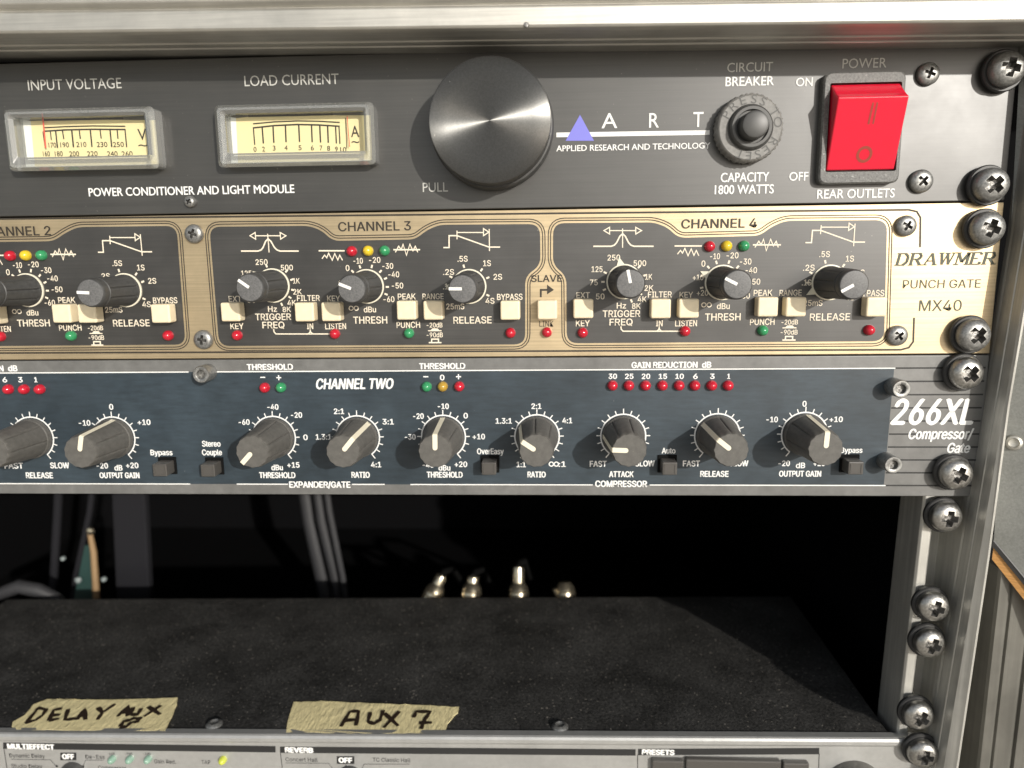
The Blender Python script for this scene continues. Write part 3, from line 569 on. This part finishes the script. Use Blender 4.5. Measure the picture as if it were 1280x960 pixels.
def chan(ch):
    b = B(); s3 = (ch - 3) * PIT; s4 = (ch - 4) * PIT; sh = dict(r3=lambda x, y: (lambda q: (q[0] + s3, q[1]))(U(x, y)), r4=lambda x, y: (lambda q: (q[0] + s4, q[1]))(U(x, y)))
    R3, R4 = sh['r3'], sh['r4']
    def t3(s, x0, x1, y, h, k=cr, bo=.006): text(b, s, x0, x1, y, h, k, bo, .14, off=(s3, 0))
    def t4(s, x0, x1, y, h, k=cr, bo=.006): text(b, s, x0, x1, y, h, k, bo, .14, off=(s4, 0))
    def a1(x, y): return R4(660 + x / 5.052, 255 + y / 5.052)
    def a2(x, y): return R4(880 + x / 5.052, 255 + y / 5.052)
    def a3(x, y): return R3(450 + x / 5.052, 255 + y / 5.052)
    tx = {2: (-27, 63.4, 289), 3: (423, 513.5, 282.8), 4: (852, 946, 279.3)}[ch]; text(b, 'CHANNEL %d' % ch, tx[0], tx[1], tx[2], 11.2, g, .008, .14)
    for s, x0, x1, y, h in [('EXT', 720.5, 737.2, 369, 7.3), ('KEY', 720, 737, 404, 7.4), ('250', 759.5, 775, 322, 7), ('125', 739.5, 753, 336.5, 7), ('75', 737.5, 747, 353, 7), ('50', 745, 755.5, 370.5, 7), ('500', 792, 807.5, 329, 7), ('1K', 806.5, 815, 346, 6.8), ('2K', 805.5, 816.5, 360, 6.8), ('4K', 797, 808, 374, 7), ('8K', 790, 800.5, 382.5, 6.6), ('Hz', 771, 782.5, 382, 7),
                            ('TRIGGER', 753.5, 800, 392, 8.2), ('FREQ', 762, 790.5, 402.5, 8.2), ('FILTER', 810, 839.5, 368, 7.2), ('IN', 820, 828, 404, 7.4), ('KEY', 849.5, 866, 368.5, 7.2), ('LISTEN', 844, 871, 404, 7.4), ('+10', 866, 879, 346.7, 6.8), ('+20', 871, 885, 366, 6.8)]: t4(s, x0, x1, y, h)
    for s, x0, x1, y, h in [('0', 432.4, 436.8, 335, 7.2), ('-10', 442, 453.5, 326, 7), ('-20', 461.5, 475.5, 325, 7), ('-30', 478, 491.5, 332.5, 7), ('-40', 485.5, 499, 343, 7), ('-50', 490, 504, 357, 7), ('-60', 479.5, 493, 374, 7), ('dBu', 455, 470, 386.8, 7), ('THRESH', 441.8, 484, 400, 8.6), ('PEAK', 497.5, 519.5, 370.6, 7.2), ('PUNCH', 496, 525, 406, 7.4), ('RANGE', 528.3, 554.5, 370.5, 7), ('-20dB', 533.5, 553, 406.3, 5.8), ('-90dB', 533.5, 553.5, 418.6, 5.8),
                            ('RELEASE', 567, 614.5, 400, 8.4), ('.5S', 572, 584.5, 323.5, 7), ('1S', 604, 613.5, 329, 7.2), ('2S', 617, 627.5, 346, 7), ('4S', 607, 618, 376, 7), ('25mS', 558, 580.3, 383, 7), ('.2S', 554, 567.5, 340, 7), ('.1S', 554, 565, 358, 7), ('BYPASS', 621.5, 653, 371, 7.4)]: t3(s, x0, x1, y, h)
    # infinity sign
    c = R3(442.3, 385.3)
    for sx in (-1, 1): b.line(arc(c[0] + sx * .8, c[1], .65, 0, 345, 14), .26, .14, cr, True)
    # scale ticks
    for (cx, cy), fn, angs in [((779.8, 352), R4, (-112, -90, -64, -15, 46, 74, 103, 126, 158)), ((459, 358), R3, (-104, -72, -43, -18, 16, 44, 68, 92, 113)), ((586.6, 358), R3, (-90, -62, -14, 38, 66, 116))]:
        X, Z = fn(cx, cy)
        for a in angs: s_, c_ = math.sin(math.radians(a)), math.cos(math.radians(a)); b.line([(X + 5.75 * s_, Z + 5.75 * c_), (X + 6.75 * s_, Z + 6.75 * c_)], .55, .14, cr)
    lw = .30
    b.line([a1(412, 267), a1(525, 267), a1(545, 260), a1(560, 243), a1(580, 203), a1(597, 188), a1(614, 203), a1(634, 243), a1(650, 260), a1(670, 267), a1(793, 267)], .42, .14, cr)
    b.line([a1(597, 155), a1(597, 276)], lw, .16, cr); b.line([a1(515, 168), a1(680, 168)], lw, .14, cr)
    b.line([a1(515, 147), a1(479, 168), a1(515, 190)], lw, .15, cr, True); b.line([a1(680, 147), a1(717, 168), a1(680, 190)], lw, .15, cr, True)
    b.line([a1(925, 265), a1(1097, 265)], .42, .14, cr); b.line([a1(*q) for q in [(943, 317), (962, 293), (975, 310), (990, 280), (1010, 327), (1030, 283), (1047, 325), (1062, 293), (1078, 327)]], lw, .15, cr)
    b.line([a2(308, 258), a2(485, 258)], .42, .14, cr); b.line([a2(*q) for q in [(320, 275), (345, 235), (360, 258), (375, 222), (392, 295), (420, 222), (437, 265), (455, 235), (468, 275)]], lw, .15, cr)
    b.line([a3(*q) for q in [(527, 275), (563, 275), (563, 200), (613, 200), (815, 272), (885, 272)]], .38, .14, cr); b.line([a3(613, 168), a3(613, 223)], lw, .15, cr)
    b.line([a3(613, 180), a3(780, 180)], lw, .16, cr); b.line([a3(780, 155), a3(814, 178), a3(780, 200)], lw, .15, cr, True); b.line([a3(816, 158), a3(818, 297)], lw, .16, cr)
    b.line([a1(587, 772), a1(588, 790), a1(600, 803), a1(957, 803)], .36, .14, cr); b.line([a1(812, 803), a1(825, 792), a1(828, 772), a1(831, 792), a1(844, 803)], .3, .15, cr)
    b.line([a3(430, 800), a3(515, 800)], .3, .14, cr); b.flat([a3(446, 798), a3(458, 785), a3(490, 785), a3(502, 798)], .15, cr)
    b.line([a3(435, 875), a3(515, 875)], .4, .14, cr); b.line([a3(453, 873), a3(453, 853), a3(496, 853), a3(496, 873)], .4, .15, cr)
    b.build('channel_lettering', gate, fix=False)
    for x, y, k in [(728.5, 416, 'led_red'), (856.8, 414, 'led_red'), (887.6, 308, 'led_red'), (909, 307.5, 'led_yellow'), (930.7, 307.3, 'led_green')]: led(gate, x, y, k, s4)
    for x, y, k in [(510.8, 416.7, 'led_green'), (638, 416.3, 'led_red')]: led(gate, x, y, k, s3)
    for x, y in [(729.3, 386), (826.3, 386), (861.3, 385.6)]: btnA(gate, x, y, s4)
    for x, y in [(507.8, 388), (541.3, 388), (637.6, 388)]: btnA(gate, x, y, s3)
    A = {2: (-54, -75, -87), 3: (-54, -68, -89), 4: (-12, -63, -119)}[ch]
    knobA(gate, 779.8, 352, A[0], s4); knobA(gate, 459, 358, A[1], s3); knobA(gate, 586.6, 358, A[2], s3)
for ch in (2, 3, 4): chan(ch)
btnA(gate, 684.2, 387.5); led(gate, 683.6, 415.6, 'led_red')
for q in ((240, 292, 2.85, 20), (252, 425, 3.0, 10), (1135, 282, 3.0, 30), (1124, 420, 3.05, 50)): panel_screw(gate, q[0], q[1], q[2], rot=q[3], d=2)

# ================================================================== UNIT 3: COMPRESSOR
comp = thing('compressor', 'blue grey rack compressor with tall dark knobs and a ribbed right end', 'compressor')
panel(comp, -RU + .25, -.2, 'xl_grey')
b = B(); b.box(-215, 219, 3.1, 150, -RU + 1.2, -1.5, 'chassis'); b.build('chassis', comp)
b = B(); zt_ = U(560, 463.2)[1]; zb_ = U(560, 605.6)[1]
b.flat([(-130, zt_), (U(1117.6, 461)[0], zt_), (U(1105, 603)[0], zb_), (-130, zb_)], .05, 'xl_navy')
XR = PX1 - .8
for i in range(10):
    z = zt_ + (zb_ - zt_) * i / 9; xl = U(1118, 461)[0] + (U(1106, 603)[0] - U(1118, 461)[0]) * i / 9
    b.flat([(xl, z - .24), (XR, z - .24), (XR, z + .24), (xl, z + .24)], .05, 'black_ink')
b.build('printed_field', comp, fix=False)
wk = 'white_ink'; b = B()
def hl(x0, x1, z): b.flat([(x0, z - .17), (x1, z - .17), (x1, z + .17), (x0, z + .17)], .10, wk)
ux = lambda px, py=605: U(px, py)[0]
hl(-130, ux(236, 466), zt_); hl(ux(269, 465), ux(1119, 461), zt_)
for a, c in ((-60, 238), (296, 360), (440, 481), (513, 741), (812, 1107)): hl(ux(a), ux(c), zb_)
for s, x0, x1, y, h, bo, shr in [
    ('266XL', 1115, 1216, 514.6, 31, .012, .22), ('Compressor/', 1136, 1216.5, 542.3, 12.4, .013, .22), ('Gate', 1184.4, 1212, 559.7, 12, .013, .22), ('CHANNEL TWO', 395.7, 491.5, 479.6, 12.6, .013, .22),
    ('THRESHOLD', 309, 366, 458.6, 7, .018, 0), ('THRESHOLD', 524.3, 581.2, 457.5, 7, .018, 0), ('GAIN REDUCTION  dB', 789.7, 888.6, 456, 7.2, .018, 0), ('GAIN REDUCTION  dB', -78, 21.7, 460.6, 7, .018, 0),
    ('EXPANDER/GATE', 362, 437.7, 605.6, 7.4, .016, 0), ('COMPRESSOR', 744.3, 808.5, 604.6, 7.4, .016, 0),
    ('Stereo', 253, 275.5, 554.5, 7, .012, 0), ('Couple', 253, 277.3, 565.3, 7, .012, 0), ('Bypass', 188.5, 215.6, 565.5, 6.6, .012, 0), ('OverEasy', 596.6, 629.5, 564, 7, .012, 0), ('Auto', 827.4, 844, 563.2, 6.8, .012, 0), ('Bypass', 1051, 1077.7, 562.6, 6.4, .012, 0),
    ('0', 137, 141.5, 508.5, 6.8, .012, 0), ('-10', 99, 113, 528.5, 6.6, .012, 0), ('+10', 172.5, 188, 527.6, 6.6, .012, 0), ('-20', 121, 135, 582, 6.6, .012, 0), ('+20', 158, 173, 581.6, 6.6, .012, 0), ('dB', 143.5, 153, 584.6, 6.6, .012, 0), ('OUTPUT GAIN', 125, 174.3, 594, 6.8, .014, 0),
    ('SLOW', 63.3, 86.5, 581.6, 7, .012, 0), ('FAST', 6, 29, 582, 7, .012, 0), ('RELEASE', 33, 66, 594, 7, .014, 0),
    ('-60', 298.6, 312, 527.5, 6.6, .012, 0), ('-40', 334.5, 348, 508.6, 6.6, .012, 0), ('-20', 364, 377.5, 518.6, 6.6, .012, 0), ('0', 379.5, 384.5, 546.5, 6.6, .012, 0), ('+15', 359.5, 374.3, 581, 6.6, .012, 0), ('dBu', 339.6, 353.5, 584.2, 6.6, .012, 0), ('THRESHOLD', 324.4, 369, 593.8, 7, .014, 0),
    ('2:1', 417.6, 430, 514, 6.6, .012, 0), ('3:1', 478.4, 492, 527, 6.6, .012, 0), ('1.3:1', 395, 414, 546, 6.6, .012, 0), ('4:1', 464, 476.3, 580.6, 6.6, .012, 0), ('RATIO', 439.8, 462, 593.4, 7, .014, 0),
    ('-30', 506.3, 519.4, 546, 6.6, .012, 0), ('-20', 516.5, 529.5, 520, 6.6, .012, 0), ('-10', 547.5, 560.8, 507.7, 6.6, .012, 0), ('0', 579.7, 584.6, 519.5, 6.6, .012, 0), ('+10', 591, 606, 545.6, 6.6, .012, 0), ('+20', 568.5, 583.8, 580.2, 6.6, .012, 0), ('-40', 528.5, 542, 581, 6.6, .012, 0), ('dBu', 548.5, 562.7, 584.6, 6.6, .012, 0), ('THRESHOLD', 533.8, 578, 593.2, 7, .014, 0),
    ('2:1', 664.5, 676.5, 507.6, 6.6, .012, 0), ('1.3:1', 619.8, 639.6, 526, 6.6, .012, 0), ('4:1', 703, 715, 525.6, 6.6, .012, 0), ('1:1', 646, 657, 580.4, 6.6, .012, 0), (':1', 698.5, 707, 580, 6.6, .012, 0), ('RATIO', 659.7, 681.8, 593, 7, .014, 0),
    ('FAST', 737.4, 758, 579.6, 7, .012, 0), ('SLOW', 794.3, 818, 579.2, 7, .012, 0), ('ATTACK', 761.6, 791.6, 592.6, 7, .014, 0), ('FAST', 853.8, 874.5, 579.2, 7, .012, 0), ('SLOW', 912, 935, 579, 7, .012, 0), ('RELEASE', 875.5, 910.3, 592.2, 7, .014, 0),
    ('0', 1003.2, 1007.8, 504.6, 6.8, .012, 0), ('-10', 958, 972, 524.2, 6.6, .012, 0), ('+10', 1037, 1053, 524, 6.6, .012, 0), ('-20', 973, 987, 579, 6.6, .012, 0), ('+20', 1017, 1031, 579, 6.6, .012, 0), ('dB', 995, 1006, 581.6, 6.6, .012, 0), ('OUTPUT GAIN', 974, 1026, 592, 7, .014, 0)]:
    text(b, s, x0, x1, y, h, wk, bo, .12, shr)
c = U(692.3, 580)
for sx in (-1, 1): b.line(arc(c[0] + sx * .78, c[1], .68, 0, 345, 14), .34, .12, wk, True)
for s, x in zip(('30', '25', '20', '15', '10', '6', '3', '1'), (765.9, 786.5, 807.4, 828.5, 849.4, 869.2, 890.3, 910.8)):
    w = 5 if len(s) > 1 else (1.5 if s == '1' else 2.6); text(b, s, x - w, x + w, 470.3, 6.2, wk, .014); led(comp, x, 482.3, 'led_red')
for s, x in zip('631', (6.3, 25.7, 45)): w = 1.6 if s == '1' else 2.6; text(b, s, x - w, x + w, 474.6, 6.2, wk, .014)
for x in (8.8, 28.5, 48.2): led(comp, x, 487, 'led_red')
def dash(px, py, plus, w=3.2):
    x, z = U(px, py); b.flat([(x - .8, z - .18), (x + .8, z - .18), (x + .8, z + .18), (x - .8, z + .18)], .12, wk)
    if plus: b.flat([(x - .18, z - .8), (x + .18, z - .8), (x + .18, z + .8), (x - .18, z + .8)], .13, wk)
dash(328.6, 471.6, 0); dash(348.6, 472, 1); dash(532.3, 470.8, 0); dash(573.2, 470.8, 1); text(b, '0', 550.3, 555.3, 471.8, 6.6, wk, .014)
for x, y, k in ((330, 485, 'led_red'), (350.3, 484.8, 'led_green'), (533, 483.8, 'led_green'), (553, 483.6, 'led_amber'), (573.8, 483.4, 'led_red')): led(comp, x, y, k)
KN = [(41, 547.5, -110), (142.5, 547.5, 12), (342.5, 547, -137), (447.3, 546.5, 40), (554.4, 546, 1), (671.3, 545.5, -56), (779, 545, -88), (896.6, 544.5, -51), (1005.5, 543, 3)]
for px, py, a in KN:
    X, Z = U(px, py)
    b.line(arc(X, Z, 6.95, -143, 143, 40), .42, .10, wk)
    for i in range(-8, 9):
        an = math.radians(i * 17.8); s_, c_ = math.sin(an), math.cos(an); b.line([(X + 7.0 * s_, Z + 7.0 * c_), (X + (8.7 if i % 8 == 0 else 8.35) * s_, Z + (8.7 if i % 8 == 0 else 8.35) * c_)], .32, .12, wk)
    knobB(comp, px, py, a)
b.build('printed_lettering', comp, fix=False)
for px, py in ((199.5, 588), (259.5, 588.5), (611, 586), (837.3, 586), (1070, 585.5)): btnB(comp, px, py)
b = B(); b.lathe([(2.2, 0), (2.65, .05), (2.65, 5.3), (2.4, 5.7), (1.75, 5.75), (1.45, 5.6), (1.3, 4.2), (.05, 4.0)], 'screw_dark', 36, wob=lambda a, h: 1 + .012 * math.sin(24 * a) if h < 5.2 else 1); hx = b.build('hex_screw')
b = B(); b.lathe([(1.28, 4.35), (.05, 4.35)], 'recess', 6, False); b.build('hex_recess', hx)
for px, py in ((250.8, 468.5), (1127, 486.5), (1117, 581.5)): X, Z = U(px, py, 5.7); copy_part(hx, comp, (X, 0, Z))

# ================================================================== UNIT 4: MULTI-EFFECTS UNIT
fx = thing('effects_unit', 'silver rack effects unit at the bottom with a speckled black lid', 'effects unit')
def FZ(x, h=0): return LIDZ + LIDK * x + h
def skew(b):                     # the unit sits slightly skew: shift heights along x
    return b
b = B(); xa, xb = -160, 234.5
zt0, zt1 = FZ(xa, .6), FZ(xb, .6)
sec = [(0.4, -.2), (-.2, -.5), (-.7, -1.2), (-.7, -2.4), (-.2, -3.0), (0, -3.4), (0, -46), (3, -46), (3, -.2)]; n = len(sec)
b.add([(xa, y, zt0 + z) for y, z in sec] + [(xb, y, zt1 + z) for y, z in sec], [(i, (i + 1) % n, n + (i + 1) % n, n + i) for i in range(n)] + [list(range(n)), list(range(n, 2 * n))[::-1]], 'silver'); b.build('front_panel', fx)
pb = [F(30, 745.5), F(600, 746.5), F(830, 745.5)]
b = B(); yb = 104.5; X0, X1 = -160, 221
b.add([(x, y, FZ(x) + dz) for dz in (0, -42) for x, y in ((X0, 3.05), (X1, 3.05), (X1, yb), (X0, yb))], [(0, 1, 2, 3), (4, 7, 6, 5), (0, 4, 5, 1), (1, 5, 6, 2), (2, 6, 7, 3), (3, 7, 4, 0)], 'lid'); b.build('chassis', fx, bevel=.8)
for px, py in ((268, 906), (700, 909)):
    p = F(px, py); o = B(); o.lathe([(.05, 0), (2.9, 0), (2.9, .35), (2.4, .9), (1.6, 1.15), (1.2, .8), (.05, .6)], 'screw_dark', 28, axis=(-LIDK, 0, 1)); o.build('lid_screw', fx, (p.x, p.y, p.z))
b = B(); dk = 'black_ink'
def band(x0, y0, x1, y1, h): b.flat([U(x0, y0 - h / 2), U(x1, y1 - h / 2), U(x1, y1 + h / 2), U(x0, y0 + h / 2)], .05, dk)
band(4, 932, 344.5, 936.5, 8); band(350, 937, 794.5, 940.5, 8); band(797.5, 940, 1024, 938.8, 8)
b.line([U(5, 936), U(9.5, 965)], .25, .06, dk); b.line([U(350.5, 940), U(353.5, 965)], .25, .06, dk); b.line([U(797, 943), U(797, 965)], .25, .06, dk); b.line([U(1024, 942), U(1023, 965)], .25, .06, dk)
text(b, 'MULTIEFFECT', 10, 67.5, 933, 6, wk, .03); text(b, 'REVERB', 357, 391, 937.3, 6, wk, .03); text(b, 'PRESETS', 803, 842.5, 940, 6, wk, .03)
for x0, x1, y in ((75.5, 95.5, 945.5), (421, 443, 950)): b.flat([U(x0, y - 4.8), U(x1, y - 4.8), U(x1, y + 4.8), U(x0, y + 4.8)], .05, dk); text(b, 'OFF', x0 + 3, x1 - 3, y, 6, wk, .03)
for s, x0, x1, y, h in (('Dynamic Delay', 12, 56, 944.5, 4.8), ('Studio Delay', 14.5, 53, 957.5, 4.8), ('De-Ess', 107, 131, 945.8, 4.8), ('Gain Red.', 193, 220, 951.8, 4.8), ('TAP', 252, 263, 952.5, 4.6), ('Concert Hall', 357, 397, 949.3, 4.8), ('TC Classic Hall', 466, 513, 949.8, 4.8), ('Compressor', 123, 158, 959.5, 4.8), ('-6dB', 134.5, 143.5, 942, 3), ('-9dB', 156.5, 165.5, 942, 3), ('-3dB', 179, 188, 942, 3)): text(b, s, x0, x1, y, h, dk, 0)
for l in ([(14, 949), (63, 949.6), (70, 957)], [(107, 950), (130, 950)], [(107, 950), (104, 958)], [(357, 953.5), (411, 954), (417, 962)], [(455, 955), (512, 955)], [(455, 955), (452, 962)], [(86.5, 951), (86.8, 957)], [(432, 955), (432.5, 962)]): b.line([U(*p) for p in l], .16, .07, dk)
for px, py in ((71, 957.5), (104, 957.8), (86.8, 955.5), (433, 958)): disc(b, *U(px, py), .45, .08, dk, 12)
b.build('printed_lettering', fx, fix=False)
for px in (139, 161, 184): led(fx, px, 950.6, 'led_pale', s=.82)
led(fx, 277.5, 951.5, 'led_lime', s=.85)
for px, py in ((88, 972), (436, 977)):
    X, Z = U(px, py, 2); b = B(); b.lathe([(4.6, 0), (4.6, .6), (4.2, 1.2), (3.6, 9), (3.3, 9.6), (.1, 9.6)], 'knob', 64, wob=flute); b.build('selector_knob', fx, (X, 0, Z))
# display frame and big dial
b = B(); X0, Zt = U(815, 951.5, 2); X1, Zt2 = U(1012, 950, 2); Zt = (Zt + Zt2) / 2
xi0, xi1 = U(856, 950, 2)[0], U(978, 950, 2)[0]
for a, c, dz in ((X0, xi0 - .35, -.5), (xi0 + .35, xi1 - .35, .1), (xi1 + .35, X1, -.4)): b.box(a, c, -2.2, -.02, Zt - 12, Zt + dz, 'dark_button')
b.build('display_frame', fx, bevel=.5)
b = B(); xw0, zw = U(866, 964, 2.3); xw1, _ = U(970, 964, 2.3); b.box(xw0, xw1, -2.4, -2.25, zw - 8, zw, 'black_ink'); b.build('display_window', fx)
X, Z = U(1066, 983, 0); b = B(); b.lathe([(9.6, 0), (9.6, .8), (9.2, 1.4), (8.4, 13), (8.0, 14), (.1, 14)], 'xl_knob', 96, wob=lambda a, h: 1 - .02 * max(0, math.cos(12 * a)) ** 8 if 1 < h < 13.5 else 1); b.build('value_dial', fx, (X, 0, Z))

# ================================================================== TAPES on the lid
def tape(label, pts, strokes, sx, sy, sc, name='masking_tape'):
    P = [F(sx + x / sc, sy + y / sc) for x, y in pts]
    for p in P: p.y = max(p.y, 1.2)
    D = []                       # ragged outline
    for i, p in enumerate(P):
        q = P[(i + 1) % len(P)]; L = (q - p).length; k = max(1, int(L / 2.2))
        for j in range(k): t_ = p.lerp(q, j / k); D.append(t_ + Vector((random.uniform(-.18, .18), random.uniform(-.22, .22), 0)))
    o = B(); n = len(D); nrm = Vector((-LIDK, 0, 1))
    ctr = sum(D, Vector()) / n
    top = [p + nrm * (.35 + random.uniform(-.03, .12)) for p in D]; ins = [p.lerp(ctr, .12) + nrm * (.42 + random.uniform(0, .16)) for p in D]
    o.add([p + nrm * .05 for p in D] + top, [(i, (i + 1) % n, n + (i + 1) % n, n + i) for i in range(n)], 'tape')
    o.add(top, [list(range(n))], 'tape'); t = o.build(name); tag(t, label, 'tape', 'masking tape labels on the lid')
    w = B()
    for st in strokes:
        Q = [F(sx + x / sc, sy + y / sc) for x, y in st]; QQ = []
        for a, c in zip(Q, Q[1:]):
            for j in range(4): QQ.append(a.lerp(c, j / 4))
        QQ.append(Q[-1]); L = []; R = []
        for i, p in enumerate(QQ):
            tt = (QQ[min(i + 1, len(QQ) - 1)] - QQ[max(0, i - 1)]).normalized(); nn = Vector((-tt.y, tt.x, 0)) * (.62 + .14 * math.sin(i * 1.3)) * (1.0 + .35 * abs(tt.x))
            L.append(p + nn + nrm * .56); R.append(p - nn + nrm * .56)
        k = len(QQ); w.add(L + R, [(i, i + 1, k + i + 1, k + i) for i in range(k - 1)], 'marker')
    m_ = w.build('handwriting', t, fix=False); return t
tape('torn masking tape reading DELAY AUX 8 on the black lid', [(62, 252), (64, 215), (125, 180), (170, 125), (240, 100), (500, 103), (740, 100), (890, 92), (884, 130), (850, 205), (825, 258), (400, 257)],
     [[(130, 222), (190, 150)], [(128, 222), (180, 207), (215, 182), (232, 155), (185, 146)], [(245, 210), (270, 155), (312, 150)], [(258, 184), (302, 180)], [(245, 210), (297, 200)], [(342, 152), (325, 205), (382, 200)], [(386, 206), (422, 150), (428, 206)], [(400, 186), (428, 184)], [(490, 143), (512, 170)], [(576, 127), (512, 170), (488, 206)],
      [(588, 190), (642, 135), (637, 188)], [(605, 172), (645, 166)], [(667, 143), (655, 178), (688, 182), (707, 148)], [(742, 140), (802, 180)], [(806, 134), (720, 190)], [(600, 240), (620, 213), (650, 208), (668, 198), (702, 200), (690, 214), (655, 220), (632, 242), (600, 243)]], 0, 850, 4)
tape('torn masking tape reading AUX 7 on the black lid', [(148, 232), (155, 180), (188, 75), (330, 70), (540, 80), (780, 88), (1015, 100), (1008, 125), (960, 180), (935, 245), (700, 243), (450, 238)],
     [[(425, 200), (470, 125), (515, 122), (500, 195)], [(445, 170), (508, 165)], [(572, 128), (562, 175), (590, 187), (622, 165), (636, 118)], [(643, 133), (712, 197)], [(718, 123), (638, 206)], [(788, 155), (800, 125), (872, 125), (842, 168), (825, 213)], [(815, 181), (880, 180)]], 320, 860, 4)

# ================================================================== BEHIND THE LID: plugs and cables
def plug(px, py, tilt, hgt, label, arm=0):
    X, Z = U(px, py, -112); t = thing('jack_plug', label, 'plug', (X, 112, Z - 2.5), 'metal plugs behind the lid')
    ax = Vector((tilt, .25, 1)).normalized()
    b = B(); b.lathe([(4.6, -5), (5.2, 0), (5.2, 2.2), (4.8, 2.5), (5.2, 2.9), (5.1, 4.4), (4.7, 4.7), (4.9, 5.2), (4.3, 7), (3.3, 8.4), (3.0, 9), (.1, 9)], 'brass', 32, axis=ax); b.build('barrel', t)
    if hgt:
        o = ax * 8.8; b = B(); b.lathe([(3.0, 0), (3.0, hgt * .8), (2.7, hgt), (.1, hgt + .1)], 'brass', 28, axis=ax, o=o); b.build('strain_relief', t)
        b = B(); e = ax * (8.8 + hgt); b.tube([e - ax * .5, e + Vector((0, 4, -.2)), e + Vector((2, 26, -8)), e + Vector((4, 60, -34))], 1.6, 'rubber'); b.build('cord', t)
    if arm: b = B(); b.tube([(-3.5, -1, 2), (-5.6, -2, 7)], 1.1, 'brass', 10); b.build('lug', t)
plug(538, 745, .45, 4.6, 'leaning metal plug behind the lid, leftmost of the row of four')
plug(588, 745, .12, 3.2, 'short upright metal plug between the leaning one and the tallest one')
plug(648, 745, 0, 7.6, 'tallest upright metal plug in the row behind the lid')
plug(707, 745, -.05, 0, 'low stubby metal plug with a small lug, rightmost of the row', 1)
def depth_pts(ps): return [(lambda q: (q[0], d, q[1]))(U(x, y, -d)) for x, y, d in ps]
b = B(); b.tube(depth_pts([(372, 540, 180), (388, 650, 178), (406, 735, 176), (420, 800, 176)]), 4.5, 'cable', 12); b.tube(depth_pts([(388, 540, 172), (402, 650, 170), (418, 720, 170), (432, 800, 170)]), 3.0, 'cable', 12)
tag(b.build('cable_bundle'), 'thick pale grey cables hanging together in the dark gap', 'cable')
b = B(); b.tube(depth_pts([(398, 540, 165), (412, 640, 165), (428, 720, 165), (440, 800, 165)]), 1.8, 'cable', 10); tag(b.build('cable'), 'thin grey cable hanging just right of the thick pale bundle', 'cable')
b = B(); Pq = depth_pts([(137, 560, 150), (178, 560, 150), (190, 820, 150), (148, 820, 150)]); b.add(Pq + [(x, y + 5, z) for x, y, z in Pq], [(0, 1, 2, 3), (4, 7, 6, 5), (0, 4, 5, 1), (1, 5, 6, 2), (2, 6, 7, 3), (3, 7, 4, 0)], 'strap')
tag(b.build('hanging_strap', bevel=.8), 'broad dark grey strap hanging behind the lid at the left', 'strap')
b = B(); b.tube(depth_pts([(112, 664, 135), (117, 690, 135), (124, 800, 135)]), [1.3, 1.6, 1.9], 'stick', 10); st_ = b.build('wooden_stick'); tag(st_, 'thin tan wooden stick standing behind the lid', 'stick')
b = B(); p0 = depth_pts([(113, 664, 134)])[0]; b.lathe([(.1, -1.6), (1.8, -1), (2.3, 0), (1.8, 1), (.1, 1.6)], 'brass', 16, o=p0); b.build('knob_end', st_)
b = B(); Pq = depth_pts([(106, 682, 140), (116, 682, 140), (120, 810, 140), (80, 810, 140)]); b.add(Pq + [(x, y + 2, z) for x, y, z in Pq], [(0, 1, 2, 3), (4, 7, 6, 5), (0, 4, 5, 1), (1, 5, 6, 2), (2, 6, 7, 3), (3, 7, 4, 0)], 'pcb'); bd = b.build('circuit_board'); tag(bd, 'dark green board with pale parts behind the lid, left of the stick', 'circuit board')
for px, py, r in ((98, 725, 1.6), (130, 724, 1.3), (79, 698, 1.1)):
    q = depth_pts([(px, py, 138)])[0]; b = B(); b.lathe([(r, -.5), (r, .8), (r * .6, 1.3), (.05, 1.4)], 'pale', 14, o=q); b.build('component', bd)
b = B(); b.tube(depth_pts([(-30, 752, 118), (0, 742, 118), (25, 733, 118), (48, 738, 118), (72, 748, 120), (90, 770, 122)]), [3, 3.2, 3.6, 3.6, 2.6, 2.6], 'cable', 14); tag(b.build('grey_plug_cable'), 'dark grey cable with a ribbed plug lying behind the lid at the far left', 'cable')
b = B(); b.tube(depth_pts([(76, 540, 160), (72, 640, 160), (66, 745, 160), (64, 800, 160)]), 2.2, 'strap', 10); tag(b.build('cable'), 'faint dark cable hanging at the far left of the gap', 'cable')
b = B(); b.tube(depth_pts([(122, 560, 158), (112, 640, 158), (95, 720, 158), (86, 800, 158)]), 1.6, 'strap', 10); tag(b.build('cable'), 'thin dark cable slanting down to the green board', 'cable')

# prototypes that were only copied from
for o in [o for o in bpy.data.objects if o.parent is None and 'label' not in o and o.type == 'MESH']:
    for ch in list(o.children): bpy.data.objects.remove(ch)
    bpy.data.objects.remove(o)
for o in bpy.data.objects:
    if o.parent is not None and 'group' in o: del o['group']
